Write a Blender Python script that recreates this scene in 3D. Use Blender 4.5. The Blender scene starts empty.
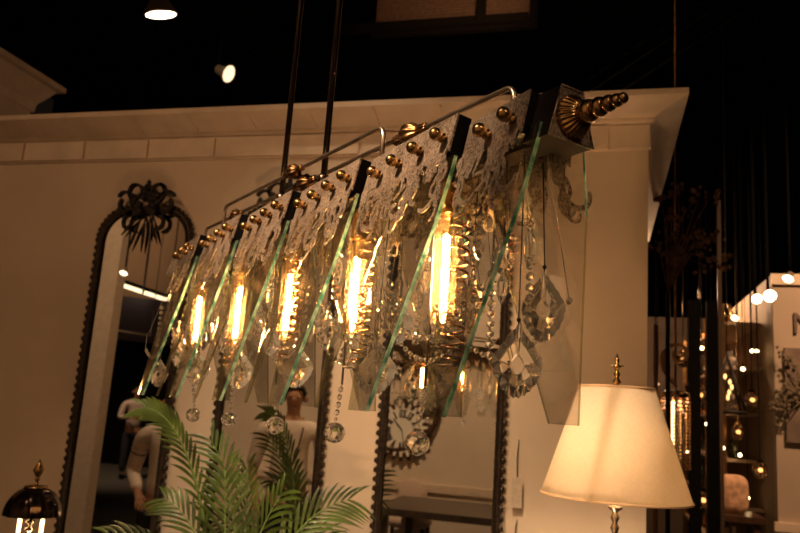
import bpy, bmesh, math, random
from mathutils import Vector, Matrix, noise
random.seed(7)
PI = math.pi
scn = bpy.context.scene
C = scn.collection
EYE = Vector((0, 0, 1.6))
CZ = 9.0
D = 3.1                     # distance of the cream wall from the camera

# ------------------------------------------------------------------ camera
F = 760.0
roll = math.atan(.068)
pit = math.atan((411-266.5)*math.cos(roll)/F)
def craw(px, py): return Vector(((px-400)/F, -(py-266.5)/F, -1.)).normalized()
UPc = Vector((math.sin(roll)*math.cos(pit), math.cos(roll)*math.cos(pit), -math.sin(pit)))
Nc = craw(600, 424); Nc = (Nc-UPc*Nc.dot(UPc)).normalized()
Xc = Nc.cross(UPc)
def wdir(px, py):
    r = craw(px, py); return Vector((Xc.dot(r), Nc.dot(r), UPc.dot(r)))
def at(px, py, Y):          # point on the plane y=Y
    d = wdir(px, py); return EYE+d*(Y/d.y)
def mirrored(px, py, V):    # real place of something seen in a wall mirror
    p = at(px, py, V); return Vector((p.x, 2*D-p.y, p.z))
cd = bpy.data.cameras.new('camera'); cam = bpy.data.objects.new('camera', cd); C.objects.link(cam)
M = Matrix((Xc, Nc, UPc)).to_4x4(); M.translation = EYE
cam.matrix_world = M
cd.sensor_width = 22.2; cd.lens = 22.2*F/800; cd.clip_start = .02; cd.clip_end = 200
cd.dof.use_dof = True; cd.dof.focus_distance = 1.15; cd.dof.aperture_fstop = 5.0
scn.camera = cam

# ------------------------------------------------------------------ materials
def newmat(n):
    m = bpy.data.materials.new(n); m.use_nodes = True
    return m, m.node_tree, m.node_tree.nodes['Principled BSDF']
def pmat(n, col, rough=.5, metal=0, var=0, scale=20, bump=0, bscale=60, spec=.5, trans=0, coat=0):
    m, t, b = newmat(n)
    b.inputs['Base Color'].default_value = (*col, 1)
    b.inputs['Roughness'].default_value = rough; b.inputs['Metallic'].default_value = metal
    b.inputs['Specular IOR Level'].default_value = spec
    b.inputs['Transmission Weight'].default_value = trans
    b.inputs['Coat Weight'].default_value = coat
    tc = t.nodes.new('ShaderNodeTexCoord')
    if var:
        nz = t.nodes.new('ShaderNodeTexNoise'); nz.inputs['Scale'].default_value = scale; nz.inputs['Detail'].default_value = 5
        t.links.new(tc.outputs['Object'], nz.inputs['Vector'])
        r = t.nodes.new('ShaderNodeValToRGB')
        r.color_ramp.elements[0].position = .35; r.color_ramp.elements[1].position = .65
        r.color_ramp.elements[0].color = (*[c*(1-var) for c in col], 1)
        r.color_ramp.elements[1].color = (*[min(1, c*(1+var)) for c in col], 1)
        t.links.new(nz.outputs['Fac'], r.inputs['Fac']); t.links.new(r.outputs['Color'], b.inputs['Base Color'])
    if bump:
        n2 = t.nodes.new('ShaderNodeTexNoise'); n2.inputs['Scale'].default_value = bscale
        t.links.new(tc.outputs['Object'], n2.inputs['Vector'])
        bp = t.nodes.new('ShaderNodeBump'); bp.inputs['Strength'].default_value = bump; bp.inputs['Distance'].default_value = .003
        t.links.new(n2.outputs['Fac'], bp.inputs['Height']); t.links.new(bp.outputs['Normal'], b.inputs['Normal'])
    return m
def emat(n, col, s):
    m, t, b = newmat(n)
    b.inputs['Base Color'].default_value = (*col, 1)
    b.inputs['Emission Color'].default_value = (*col, 1); b.inputs['Emission Strength'].default_value = s
    return m
def clearmat(n, tint, gl=.06, rough=.0, edge=.5, body=0, bcol=(1, 1, 1)):
    m, t, b = newmat(n); t.nodes.remove(b)
    out = t.nodes['Material Output']
    tr = t.nodes.new('ShaderNodeBsdfTransparent'); tr.inputs['Color'].default_value = (*tint, 1)
    g = t.nodes.new('ShaderNodeBsdfGlossy'); g.inputs['Roughness'].default_value = rough
    fr = t.nodes.new('ShaderNodeLayerWeight'); fr.inputs['Blend'].default_value = .35
    mr = t.nodes.new('ShaderNodeMapRange'); mr.inputs['To Min'].default_value = gl; mr.inputs['To Max'].default_value = edge
    t.links.new(fr.outputs['Fresnel'], mr.inputs['Value'])
    mx = t.nodes.new('ShaderNodeMixShader')
    t.links.new(mr.outputs['Result'], mx.inputs['Fac']); t.links.new(tr.outputs[0], mx.inputs[1]); t.links.new(g.outputs[0], mx.inputs[2])
    last = mx.outputs[0]
    if body:
        tl = t.nodes.new('ShaderNodeBsdfTranslucent'); tl.inputs['Color'].default_value = (*bcol, 1)
        m2 = t.nodes.new('ShaderNodeMixShader'); m2.inputs['Fac'].default_value = body
        t.links.new(last, m2.inputs[1]); t.links.new(tl.outputs[0], m2.inputs[2]); last = m2.outputs[0]
    t.links.new(last, out.inputs['Surface'])
    return m
def glassmat(n, col=(1, 1, 1), ior=1.55, rough=0.0, body=0):
    m, t, b = newmat(n)
    if body:
        out = t.nodes['Material Output']
        tl = t.nodes.new('ShaderNodeBsdfTranslucent'); tl.inputs['Color'].default_value = (*col, 1)
        m2 = t.nodes.new('ShaderNodeMixShader'); m2.inputs['Fac'].default_value = body
        t.links.new(b.outputs[0], m2.inputs[1]); t.links.new(tl.outputs[0], m2.inputs[2]); t.links.new(m2.outputs[0], out.inputs['Surface'])
    b.inputs['Base Color'].default_value = (*col, 1); b.inputs['Roughness'].default_value = rough
    b.inputs['Transmission Weight'].default_value = 1; b.inputs['IOR'].default_value = ior
    return m
def speckled():
    m, t, b = newmat('hammered_bronze')
    tc = t.nodes.new('ShaderNodeTexCoord')
    n1 = t.nodes.new('ShaderNodeTexNoise'); n1.inputs['Scale'].default_value = 260; n1.inputs['Detail'].default_value = 3
    n3 = t.nodes.new('ShaderNodeTexNoise'); n3.inputs['Scale'].default_value = 25
    for k in (n1, n3): t.links.new(tc.outputs['Object'], k.inputs['Vector'])
    r = t.nodes.new('ShaderNodeValToRGB'); e = r.color_ramp.elements
    e[0].position = .36; e[0].color = (.10, .07, .05, 1); e[1].position = .6; e[1].color = (.56, .44, .34, 1)
    ad = t.nodes.new('ShaderNodeMath'); ad.operation = 'MULTIPLY_ADD'; ad.inputs[1].default_value = .75
    md = t.nodes.new('ShaderNodeMath'); md.operation = 'MULTIPLY'; md.inputs[1].default_value = .25
    t.links.new(n3.outputs['Fac'], md.inputs[0]); t.links.new(n1.outputs['Fac'], ad.inputs[0]); t.links.new(md.outputs[0], ad.inputs[2])
    t.links.new(ad.outputs[0], r.inputs['Fac']); t.links.new(r.outputs['Color'], b.inputs['Base Color'])
    b.inputs['Metallic'].default_value = .55; b.inputs['Roughness'].default_value = .42
    bp = t.nodes.new('ShaderNodeBump'); bp.inputs['Strength'].default_value = .35; bp.inputs['Distance'].default_value = .0008
    t.links.new(n1.outputs['Fac'], bp.inputs['Height']); t.links.new(bp.outputs['Normal'], b.inputs['Normal'])
    return m
CREAM = (.62, .49, .36)
M_wall = pmat('cream_paint', CREAM, .6, var=.05, scale=3, bump=.1, bscale=180)
M_trim = pmat('cream_trim_paint', (.66, .53, .4), .5, var=.08, scale=8)
M_floor = pmat('grey_carpet', (.09, .085, .08), .95, var=.25, scale=90, bump=.4, bscale=300)
M_black = pmat('black_paint_and_shade', (.006, .0055, .0055), .9, var=.2, scale=5, spec=.1)
M_cable = pmat('black_cable', (.003, .003, .003), .95, spec=.05)
M_dark = pmat('dark_bronze_and_shade', (.022, .015, .011), .45, .6, var=.3, scale=40)
M_panel = speckled()
M_brass = pmat('antique_brass', (.42, .25, .10), .27, 1, var=.3, scale=30)
M_nick = pmat('brushed_bronze_tube', (.62, .5, .38), .33, 1, var=.2, scale=25)
M_copper = pmat('copper_wire', (.75, .42, .24), .25, 1)
M_oldbrass = pmat('aged_brass', (.26, .14, .06), .32, 1, var=.4, scale=60)
M_iron = pmat('wrought_iron', (.022, .016, .013), .55, .5, var=.3, scale=30)
M_frame = pmat('aged_mirror_frame', (.040, .027, .018), .45, .6, var=.5, scale=60, bump=.4, bscale=120)
M_pane = clearmat('clear_pane_glass', (.982, .975, .95), .03, 0, .5)
M_bulbg = clearmat('amber_bulb_glass', (1, .85, .55), .06, .03, .6, .045, (1, .62, .28))
M_mirror = pmat('mirror_silver', (.8, .76, .7), .012, 1)
M_cry = glassmat('crystal', (1, .985, .96), 1.6, 0, .10)
M_fil = emat('glowing_filament', (1, .66, .34), 330)
def edgeglass():
    m, t, b = newmat('lit_green_glass_edge')
    tc = t.nodes.new('ShaderNodeTexCoord'); n = t.nodes.new('ShaderNodeTexNoise'); n.inputs['Scale'].default_value = 55; n.inputs['Detail'].default_value = 4
    t.links.new(tc.outputs['Object'], n.inputs['Vector'])
    r = t.nodes.new('ShaderNodeValToRGB'); e = r.color_ramp.elements
    e[0].position = .35; e[0].color = (.055, .22, .18, 1); e[1].position = .66; e[1].color = (.5, .8, .68, 1)
    t.links.new(n.outputs['Fac'], r.inputs['Fac']); t.links.new(r.outputs['Color'], b.inputs['Base Color'])
    b.inputs['Roughness'].default_value = .12; b.inputs['Coat Weight'].default_value = .6
    tl = t.nodes.new('ShaderNodeBsdfTranslucent'); t.links.new(r.outputs['Color'], tl.inputs['Color'])
    mx = t.nodes.new('ShaderNodeMixShader'); mx.inputs['Fac'].default_value = .55
    t.links.new(b.outputs[0], mx.inputs[1]); t.links.new(tl.outputs[0], mx.inputs[2]); t.links.new(mx.outputs[0], t.nodes['Material Output'].inputs['Surface'])
    return m
M_edge = edgeglass()
M_edge2 = clearmat('unlit_glass_edge', (.66, .66, .52), .08, .06, .6, .05, (.9, .85, .6))  # same glass as the green edge, coloured as its unlit sides

# ------------------------------------------------------------------ mesh helpers
def mesh_obj(name, bm, mats, parent=None, smooth=False):
    if not isinstance(mats, (list, tuple)): mats = [mats]
    bmesh.ops.recalc_face_normals(bm, faces=bm.faces[:])
    me = bpy.data.meshes.new(name); bm.to_mesh(me); bm.free()
    for m in mats: me.materials.append(m)
    if smooth:
        for p in me.polygons: p.use_smooth = True
    o = bpy.data.objects.new(name, me); C.objects.link(o)
    if parent is not None:
        o.parent = parent
        par = parent; off = Vector((0, 0, 0))
        while par is not None: off += par.location; par = par.parent
        # geometry is written in world space; undo the parents' shift (no rotations used here)
        me.transform(Matrix.Translation(-off))
    return o
def tag(o, label=None, cat=None, group=None, kind=None):
    if label: o['label'] = label
    if cat: o['category'] = cat
    if group: o['group'] = group
    if kind: o['kind'] = kind
    return o
def thing(name, loc, label, cat, group=None):
    o = bpy.data.objects.new(name, None); C.objects.link(o); o.location = loc; o.empty_display_size = .05
    return tag(o, label, cat, group)
def struct(name, bm, m, label=None, smooth=False):
    o = mesh_obj(name, bm, m, None, smooth); o['kind'] = 'structure'
    if label: o['label'] = label
    return o
def B(): return bmesh.new()
def box(bm, a, b, mi=0):
    x0, y0, z0 = a; x1, y1, z1 = b
    v = [bm.verts.new(p) for p in ((x0,y0,z0),(x1,y0,z0),(x1,y1,z0),(x0,y1,z0),(x0,y0,z1),(x1,y0,z1),(x1,y1,z1),(x0,y1,z1))]
    for f in ((0,3,2,1),(4,5,6,7),(0,1,5,4),(1,2,6,5),(2,3,7,6),(3,0,4,7)):
        bm.faces.new([v[i] for i in f]).material_index = mi
    return v
def hexa(bm, P, mi=0, mis=None):       # 8 points, same order as box
    v = [bm.verts.new(p) for p in P]
    for k, f in enumerate(((0,3,2,1),(4,5,6,7),(0,1,5,4),(1,2,6,5),(2,3,7,6),(3,0,4,7))):
        bm.faces.new([v[i] for i in f]).material_index = mis[k] if mis else mi
def frames(pts, closed=False):
    n = len(pts); out = []; prev = None
    for i in range(n):
        a = pts[(i-1) % n] if (i > 0 or closed) else pts[i]
        b = pts[(i+1) % n] if (i < n-1 or closed) else pts[i]
        t = (b-a); t = t.normalized() if t.length > 1e-9 else Vector((0, 0, 1))
        if prev is None:
            r = Vector((0, 0, 1)) if abs(t.z) < .9 else Vector((1, 0, 0))
            u = t.cross(r).normalized()
        else:
            u = prev-t*prev.dot(t)
            u = u.normalized() if u.length > 1e-6 else t.orthogonal().normalized()
        prev = u; out.append((u, t.cross(u)))
    return out
def tube(bm, pts, r, seg=8, closed=False, cap=True, mi=0, flat=1.0):
    pts = [Vector(p) for p in pts]; fr = frames(pts, closed); rings = []
    for i, p in enumerate(pts):
        rr = r[i] if isinstance(r, (list, tuple)) else r
        u, w = fr[i]
        rings.append([bm.verts.new(p+(u*math.cos(2*PI*k/seg)+w*math.sin(2*PI*k/seg)*flat)*rr) for k in range(seg)])
    n = len(rings)
    for i in range(n if closed else n-1):
        A, Bq = rings[i], rings[(i+1) % n]
        for k in range(seg):
            f = bm.faces.new((A[k], A[(k+1) % seg], Bq[(k+1) % seg], Bq[k])); f.material_index = mi; f.smooth = True
    if cap and not closed:
        for R in (rings[0], rings[-1]):
            try: bm.faces.new(R).material_index = mi
            except ValueError: pass
def lathe(bm, prof, o=(0, 0, 0), ax=(0, 0, 1), seg=20, rib=0, nrib=0, mi=0, cap=True):
    o = Vector(o); ax = Vector(ax).normalized(); u = ax.orthogonal().normalized(); w = ax.cross(u); R = []
    for r, h in prof:
        ring = []
        for k in range(seg):
            a = 2*PI*k/seg; q = r*(1+rib*math.cos(nrib*a)) if nrib else r
            ring.append(bm.verts.new(o+ax*h+(u*math.cos(a)+w*math.sin(a))*max(q, 1e-5)))
        R.append(ring)
    for i in range(len(R)-1):
        for k in range(seg):
            f = bm.faces.new((R[i][k], R[i][(k+1) % seg], R[i+1][(k+1) % seg], R[i+1][k])); f.material_index = mi; f.smooth = True
    if cap:
        for q in (R[0], R[-1]):
            bm.faces.new(q).material_index = mi
def ball(bm, c, r, seg=14, sz=1.0, mi=0):
    n = seg//2
    lathe(bm, [(r*math.sin(PI*i/n), -r*sz*math.cos(PI*i/n)) for i in range(n+1)], c, seg=seg, mi=mi, cap=False)
def ico(bm, c, r, sub=1, sc=(1, 1, 1)):
    m = Matrix.Translation(c) @ Matrix.Diagonal((r*sc[0], r*sc[1], r*sc[2], 1))
    bmesh.ops.create_icosphere(bm, subdivisions=sub, radius=1, matrix=m)
def prism(bm, f, poly, t0, t1, mi=0, mside=None):    # f(x,z,off)->Vector ; poly 2D outline
    a = [bm.verts.new(f(x, z, t0)) for x, z in poly]; b = [bm.verts.new(f(x, z, t1)) for x, z in poly]
    bm.faces.new(a[::-1]).material_index = mi; bm.faces.new(b).material_index = mi
    n = len(poly)
    for i in range(n):
        bm.faces.new((a[i], a[(i+1) % n], b[(i+1) % n], b[i])).material_index = mi if mside is None else mside
def ribbon(bm, f, x, z, th, L, k0, k1, w0, w1, t0, t1, n=18, pw=1.0, mi=0):   # clothoid scroll as a flat strip
    ds = L/n; pts = []; cl = []
    for i in range(n+1):
        s = i/n; w = (w0+(w1-w0)*s)*(1+.25*math.sin(s*9))/2
        nx, nz = -math.sin(th), math.cos(th)
        pts.append(((x+nx*w, z+nz*w), (x-nx*w, z-nz*w)))
        cl.append((x, z, th)); x += math.cos(th)*ds; z += math.sin(th)*ds
        th += (k0+(k1-k0)*s**pw)*ds
    R = []
    for l, r in pts:
        R.append([bm.verts.new(f(*l, t0)), bm.verts.new(f(*r, t0)), bm.verts.new(f(*r, t1)), bm.verts.new(f(*l, t1))])
    for i in range(n):
        for k in range(4):
            bm.faces.new((R[i][k], R[i][(k+1) % 4], R[i+1][(k+1) % 4], R[i+1][k])).material_index = mi
    bm.faces.new(R[0]).material_index = mi; bm.faces.new(R[-1]).material_index = mi
    return cl

# ================================================================== CHANDELIER
A = wdir(-111, 376); A.z = 0; A.normalize()          # away from the camera along the fixture
Bv = Vector((A.y, -A.x, 0))                           # across, to the far side
P0 = EYE+wdir(571.5, 116)*.97
P0.z = EYE.z+.3675
def Q(u, b, z): return P0+A*u+Bv*b+Vector((0, 0, z))
CL = 1.52
ch = thing('chandelier', P0+A*CL/2+Vector((0, 0, .09)), 'long linear chandelier of bronze scrollwork panels, hanging glass panes, tubular bulbs and crystals', 'chandelier')
bm = B()
hexa(bm, [Q(0,-.038,-.033),Q(.045,-.038,-.033),Q(.045,.038,-.033),Q(0,.038,-.033),Q(0,-.0185,.035),Q(.045,-.0185,.035),Q(.045,.0185,.035),Q(0,.0185,.035)], mis=[1,0,1,1,1,0])  # cap sides coloured dark to stand for unlit faces
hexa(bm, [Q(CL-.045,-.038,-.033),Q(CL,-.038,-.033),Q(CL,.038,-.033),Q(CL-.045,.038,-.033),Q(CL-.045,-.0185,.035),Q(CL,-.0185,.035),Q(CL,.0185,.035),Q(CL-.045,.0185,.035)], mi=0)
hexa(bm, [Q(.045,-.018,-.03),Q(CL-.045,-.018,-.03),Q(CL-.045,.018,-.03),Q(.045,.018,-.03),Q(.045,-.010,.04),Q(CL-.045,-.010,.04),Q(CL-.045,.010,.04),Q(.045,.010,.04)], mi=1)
# thin raised rims round the end plate
for s in (-1, 1):
    tube(bm, [Q(-.001, s*.038, -.033), Q(-.001, s*.0185, .035)], .0013, 6, mi=0)
tube(bm, [Q(-.001,-.038,-.033), Q(-.001,.038,-.033)], .0013, 6, mi=0)
tube(bm, [Q(-.001,-.0185,.035), Q(-.001,.0185,.035)], .0013, 6, mi=0)
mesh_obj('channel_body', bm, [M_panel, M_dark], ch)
for u, d in ((0, -1), (CL, 1)):
    bm = B()
    pr = [(.0005,-.001),(.026,0),(.027,.004),(.024,.010),(.018,.016),(.012,.019)]
    lathe(bm, pr, Q(u, 0, -.002), A*d, 168, rib=.045, nrib=24)
    pr2 = [(.010,.017)]
    h = .019
    for r in (.0145, .0125, .0105, .0085, .0068):
        pr2 += [(r*.62, h), (r*.9, h+r*.25), (r, h+r*.62), (r*.9, h+r), (r*.62, h+r*1.25)]
        h += r*1.22
    pr2 += [(.0001, h+.001)]
    lathe(bm, pr2, Q(u, 0, -.002), A*d, 20)
    mesh_obj('finial', bm, M_brass, ch)

FL = .222
def bsurf(z): return .0357-FL*z
SAW = .020
near_u = [0.037, .188, .458, .728, .998, 1.268]; near_e = [.180, .452, .722, .992, 1.262, CL-.045]
def fmap(side, u0, L):
    def f(s, z, off):
        k = min(1, max(0, s/L))
        return Q(u0+s, side*(bsurf(z)+.008-SAW*k+off), z)
    return f
_r = random.Random(11)
def scrollwork(bm, f, L, zb):
    nst = max(3, int(round(L/.047)))
    for j in range(nst):
        sg = 1 if (j+(L > .2)) % 2 else -1
        x = L*(j+.5)/nst+_r.uniform(-.006, .006)
        ln = _r.uniform(.105, .135) if j % 2 == 0 else _r.uniform(.075, .095)
        cl = ribbon(bm, f, x, zb+.006, -PI/2-sg*_r.uniform(.25, .5), ln, sg*_r.uniform(6, 14), sg*_r.uniform(75, 115), .0135, .0042, -.0025, -.0003, 24, 2.4)
        for t, q in ((.16, -1), (.30, 1), (.46, -1), (.60, -1)):
            cx, cz, th = cl[int(t*24)]
            ribbon(bm, f, cx, cz, th+q*sg*_r.uniform(.7, 1.1), _r.uniform(.035, .052), q*sg*_r.uniform(-25, 0), -q*sg*_r.uniform(120, 190), .0085, .0032, -.0025, -.0003, 14, 1.3)
        # leaf tip
        ribbon(bm, f, x+L/nst/2, zb+.006, -PI/2+_r.uniform(-.3, .3), _r.uniform(.03, .05), 0, sg*30, .015, .003, -.0025, -.0003, 8)
def section(side, u0, u1, nk, flip=False):
    L = u1-u0; f = fmap(side, u0, L)
    bm = B()
    # wedge shaped housing: front plate, dark ends and top
    zt, zb = (.052, -.014) if L > .2 else (.037, -.022)
    if u0 > 1.2: zt = .046
    n = max(12, int(L/.006)); fr = []
    for i in range(n+1):
        s = L*i/n
        zz = zb-.006+.006*math.sin(s*95+u0*9)-.022*max(0, math.sin(s*118+u0*17))**.7
        fr.append((s, zz))
    zn = zt-.060
    fr[0] = (0, zn); fr[1] = (fr[1][0], zn+.006)
    rows = []
    for s, zz in fr:
        rows.append([bm.verts.new(f(s, zt, 0)), bm.verts.new(f(s, zz, 0)), bm.verts.new(f(s, zz, -.003)), bm.verts.new(f(s, zt, -.003))])
    for i in range(n):
        for k in range(4):
            bm.faces.new((rows[i][k], rows[i][(k+1) % 4], rows[i+1][(k+1) % 4], rows[i+1][k])).material_index = 0
    bm.faces.new(rows[0]).material_index = 0; bm.faces.new(rows[-1]).material_index = 0
    # near return of the wedge (black put in for inner shade) and its top
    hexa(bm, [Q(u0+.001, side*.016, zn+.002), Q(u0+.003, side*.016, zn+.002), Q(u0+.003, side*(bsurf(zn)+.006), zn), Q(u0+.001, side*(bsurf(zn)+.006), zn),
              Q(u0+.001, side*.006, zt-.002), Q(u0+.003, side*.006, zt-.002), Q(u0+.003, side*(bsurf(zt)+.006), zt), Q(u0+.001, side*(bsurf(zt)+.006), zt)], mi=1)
    # pierced scrollwork hanging from the plate
    m = 1 if L > .2 else .5
    scrollwork(bm, f, L, zb)
    # bridging bars between scrolls
    for j in range(int(L/.045)):
        s0 = .02+j*.045
        ribbon(bm, f, s0, zb-.018-.012*(j % 2), .2-.5*(j % 3), .034, 30, -40, .006, .004, -.0025, -.0003, 8)
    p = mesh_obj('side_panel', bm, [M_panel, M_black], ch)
    for k in range(nk):
        s = .018+.063*k if nk > 2 else .022+.056*k
        if s > L-.012: continue
        c = f(s, zt-.037-.003*k, 0); nrm = (Bv*side+Vector((0, 0, FL))).normalized()
        kb = B()
        lathe(kb, [(.0045, -.002), (.0045, .003), (.0075, .004), (.0078, .006), (.005, .0075), (.0045, .0095), (.0075, .0105), (.0092, .0145), (.0095, .018), (.0085, .0225), (.005, .026), (.0005, .027)], c, nrm, 16)
        mesh_obj('knob', kb, M_brass, p)
for i, (u0, u1) in enumerate(zip(near_u, near_e)):
    section(-1, u0, u1, 2 if i == 0 else 4)
    section(1, u0, u1, 2 if i == 0 else 4)

PANE = [(.016,-.012),(.016,-.033),(.024,-.11),(.081,-.371),(.131,-.371),(.188,-.11),(.176,-.033),(.176,-.012)]
def pane(side, u0, wd=1.0, green=True):
    bm = B()
    def f(s, z, off):
        return Q(u0+s, side*(bsurf(z)-.001-SAW*.85*s/.27+off), z)
    poly = [(.016+(x-.016)*wd if x > .1 else x, z) for x, z in PANE]
    prism(bm, f, poly, -.0065 if side < 0 and green else -.004, 0, 0, 2)
    bm.faces.ensure_lookup_table()
    for fc in bm.faces:          # front edge takes the brighter green that stands for lamp light in the glass
        if fc.material_index == 2 and green:
            u_ = sum(((v.co-P0).dot(A) for v in fc.verts), 0)/4-u0; z_ = sum((v.co.z-P0.z for v in fc.verts), 0)/4
            if z_ < -.02 and z_ > -.36 and u_ < .09 and (side < 0 or z_ > -.12): fc.material_index = 1
    return mesh_obj('glass_pane', bm, [M_pane, M_edge, M_edge2], ch)
for u in (0, .17, .44, .71, .98, 1.25): pane(-1, u, .9 if u == 0 else 1)
for u in (0, .245, .50, .74, .98, 1.22): pane(1, u)

for u in (.31, .58, .85, 1.12): pane(-1, u, .62, False)
# bulbs, springs, rods
bulb_u = [.241, .498, .765, 1.032, 1.307]; ball_u = [.285, .529, .771, 1.013, 1.256]
coil_u = [.212, .467, .752, 1.045, 1.33]
M_sock = pmat('brass_socket', (.7, .4, .13), .3, 1)
for i, u in enumerate(bulb_u):
    bm = B(); lathe(bm, [(.002,-.028),(.017,-.030),(.017,-.036),(.0135,-.038),(.0135,-.072),(.0155,-.074),(.0155,-.080),(.003,-.081)], Q(u,0,0), seg=24)
    mesh_obj('bulb_socket', bm, M_sock, ch)
    bm = B(); lathe(bm, [(.010,-.080),(.016,-.088),(.0175,-.098),(.0175,-.224),(.0165,-.233),(.012,-.241),(.005,-.245),(.0012,-.252)], Q(u,0,0), seg=28)
    g = mesh_obj('tubular_bulb', bm, M_bulbg, ch)
    bm = B(); nS = 6
    pts = []
    for k in range(nS*2+1):
        a = PI*k/nS*1.0
        z = -.112 if k % 2 == 0 else -.222
        pts.append(Q(u, 0, z)+Vector((math.cos(a)*.0042, math.sin(a)*.0042, 0)))
    for k in range(len(pts)-1): tube(bm, [pts[k], pts[k+1]], .0011, 5)
    mesh_obj('filament', bm, M_fil, g)
    bm = B(); lathe(bm, [(.003,-.082),(.003,-.105),(.0015,-.107),(.001,-.225),(.0005,-.226)], Q(u,0,0), seg=8)
    mesh_obj('glass_stem', bm, M_bulbg, g)
    cu = coil_u[i]; bm = B(); T = 17
    pts = [Q(cu,0,0)+Vector((math.cos(2*PI*t)*.0148, math.sin(2*PI*t)*.0148, -.03-.268*t/T)) for t in [k/14 for k in range(T*14+1)]]
    tube(bm, pts, .0018, 6); mesh_obj('coil_spring', bm, M_copper, ch)
    bu = ball_u[i]; ru = bu-.012 if i < 2 else u+.02*(1 if i < 3 else -1)
    bm = B(); tube(bm, [Q(ru,.0,-.03), Q(ru,0,-.33)], .0019, 8)
    tube(bm, [Q(ru,0,-.300), Q(cu,0,-.301)], .0022, 6)
    mesh_obj('hanging_rod', bm, M_nick, ch)
    # chain of small crystals and the faceted ball
    bm = B()
    for k, z in enumerate((-.338, -.351, -.364, -.377)):
        ico(bm, Q(ru+(bu-ru)*(k+1)/5, 0, z), .0052, 1, (1, .6, 1.15))
    mesh_obj('crystal_chain', bm, M_cry, ch)
    bm = B(); ico(bm, Q(bu,0,-.411), .0185, 2, (1,1,.97)); ico(bm, Q(bu,0,-.3885), .0035, 1)
    mesh_obj('crystal_ball', bm, M_cry, ch)

def pix(p):
    v = Vector(p)-EYE; c = Vector((Xc.x*v.x+Nc.x*v.y+UPc.x*v.z, Xc.y*v.x+Nc.y*v.y+UPc.y*v.z, Xc.z*v.x+Nc.z*v.y+UPc.z*v.z))
    return 400-F*c.x/c.z, 266.5+F*c.y/c.z
def clear(u, b, z):      # leaves the lamps and their springs free to shine towards the room
    if b > .01: return True
    x, y = pix(Q(u, b, z))
    for bu_, cu2 in zip(bulb_u, coil_u):
        xa, ya = pix(Q(bu_, 0, -.17)); xb, yb = pix(Q(cu2, 0, -.17)); sc_ = 1/(.97+.55*bu_)
        if min(xa, xb)-15*sc_ < x < max(xa, xb)+15*sc_ and abs(y-(ya+yb)/2) < 60*sc_: return False
    return True
# pendalogues
def pendalogue(u, b, z, h, w, rz, wire_top):
    if not clear(u, b, z): return
    bm = B(); c = Q(u, b, z); X = Vector((math.cos(rz), math.sin(rz), 0)); Y = X.cross(Vector((0, 0, 1)))
    n = 48; out = []
    for k in range(n):
        a = 2*PI*k/n
        # teardrop: narrow at top, round at bottom
        zz = math.cos(a); r = math.sin(a)*(.5-.36*zz-.12*(zz**3) if zz > 0 else .5-.1*zz*zz)*1.05
        sc = 1+(.028 if k % 2 else -.02)
        out.append((r*w*sc, zz*h*.5*sc))
    def P(x, y, d): return bm.verts.new(c+X*x+Vector((0, 0, y))+Y*d)
    th = w*.16
    ring = [P(x, y, 0) for x, y in out]
    for sgn in (1, -1):
        mid = [P(x*.66, y*.66-h*.02, th*.62*sgn) for x, y in out[::4]]
        inn = [P(x*.25, y*.25-h*.05, th*sgn) for x, y in out[2::4]]
        m = len(mid)
        for j in range(m):
            a0 = j*4
            for q in range(4):
                bm.faces.new((ring[(a0+q) % n], ring[(a0+q+1) % n], mid[j] if q < 2 else mid[(j+1) % m]))
            bm.faces.new((mid[j], ring[(a0+2) % n], mid[(j+1) % m]))
            bm.faces.new((mid[j], mid[(j+1) % m], inn[j]))
            bm.faces.new((inn[j], mid[(j+1) % m], inn[(j+1) % m]))
        bm.faces.new(inn)
    o = mesh_obj('crystal_pendalogue', bm, M_cry, ch)
    bm = B(); tp = c+Vector((0, 0, h*.5))
    tube(bm, [tp+Vector((0, 0, -.004)), tp+Vector((0, 0, .008)), Q(u, b*.8, wire_top)], .0009, 5)
    ball(bm, tp+Vector((0, 0, .004)), .003, 8)
    mesh_obj('hanging_wire', bm, M_dark, o)
def prism_drop(u, b, z, h, w, rz):
    if not clear(u, b, z): return
    bm = B(); c = Q(u, b, z)
    lathe(bm, [(.0004, h*.5), (w*.25, h*.44), (w*.2, h*.36), (w*.5, h*.2), (w*.45, -h*.2), (w*.22, -h*.42), (.0004, -h*.5)], c, seg=6)
    for f in bm.faces: f.smooth = False
    ico(bm, c+Vector((0, 0, h*.56)), w*.3, 1)
    mesh_obj('crystal_drop', bm, M_cry, ch)
PL = [(.081,0,-.296,.092,.060,.1),(.085,.045,-.222,.094,.056,-.25),(.165,-.01,-.215,.082,.036,.3),(.115,.0,-.16,.05,.03,.2),
      (.335,-.05,-.305,.085,.062,.15),(.40,.03,-.225,.075,.054,-.3),(.37,-.06,-.215,.06,.036,.2),(.30,.03,-.235,.06,.036,.5),(.43,-.02,-.255,.06,.04,-.2),
      (.60,-.05,-.300,.080,.060,.2),(.66,.04,-.225,.075,.052,-.2),(.62,.0,-.20,.055,.036,.4),(.69,-.03,-.245,.06,.04,0),(.57,.04,-.27,.06,.036,.1),
      (.86,-.05,-.305,.080,.060,.1),(.92,.04,-.23,.075,.052,-.3),(.84,.02,-.20,.06,.04,.3),(.95,-.03,-.255,.06,.04,.2),
      (1.12,-.05,-.300,.078,.058,.2),(1.17,.04,-.22,.075,.052,.1),(1.10,.0,-.21,.06,.04,-.3),(1.22,-.03,-.27,.06,.04,.2),
      (1.40,0,-.26,.075,.052,.3),(1.42,-.05,-.31,.075,.052,.1),(1.36,.04,-.21,.06,.04,0)]
for p in PL: pendalogue(*p, -.03)
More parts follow.
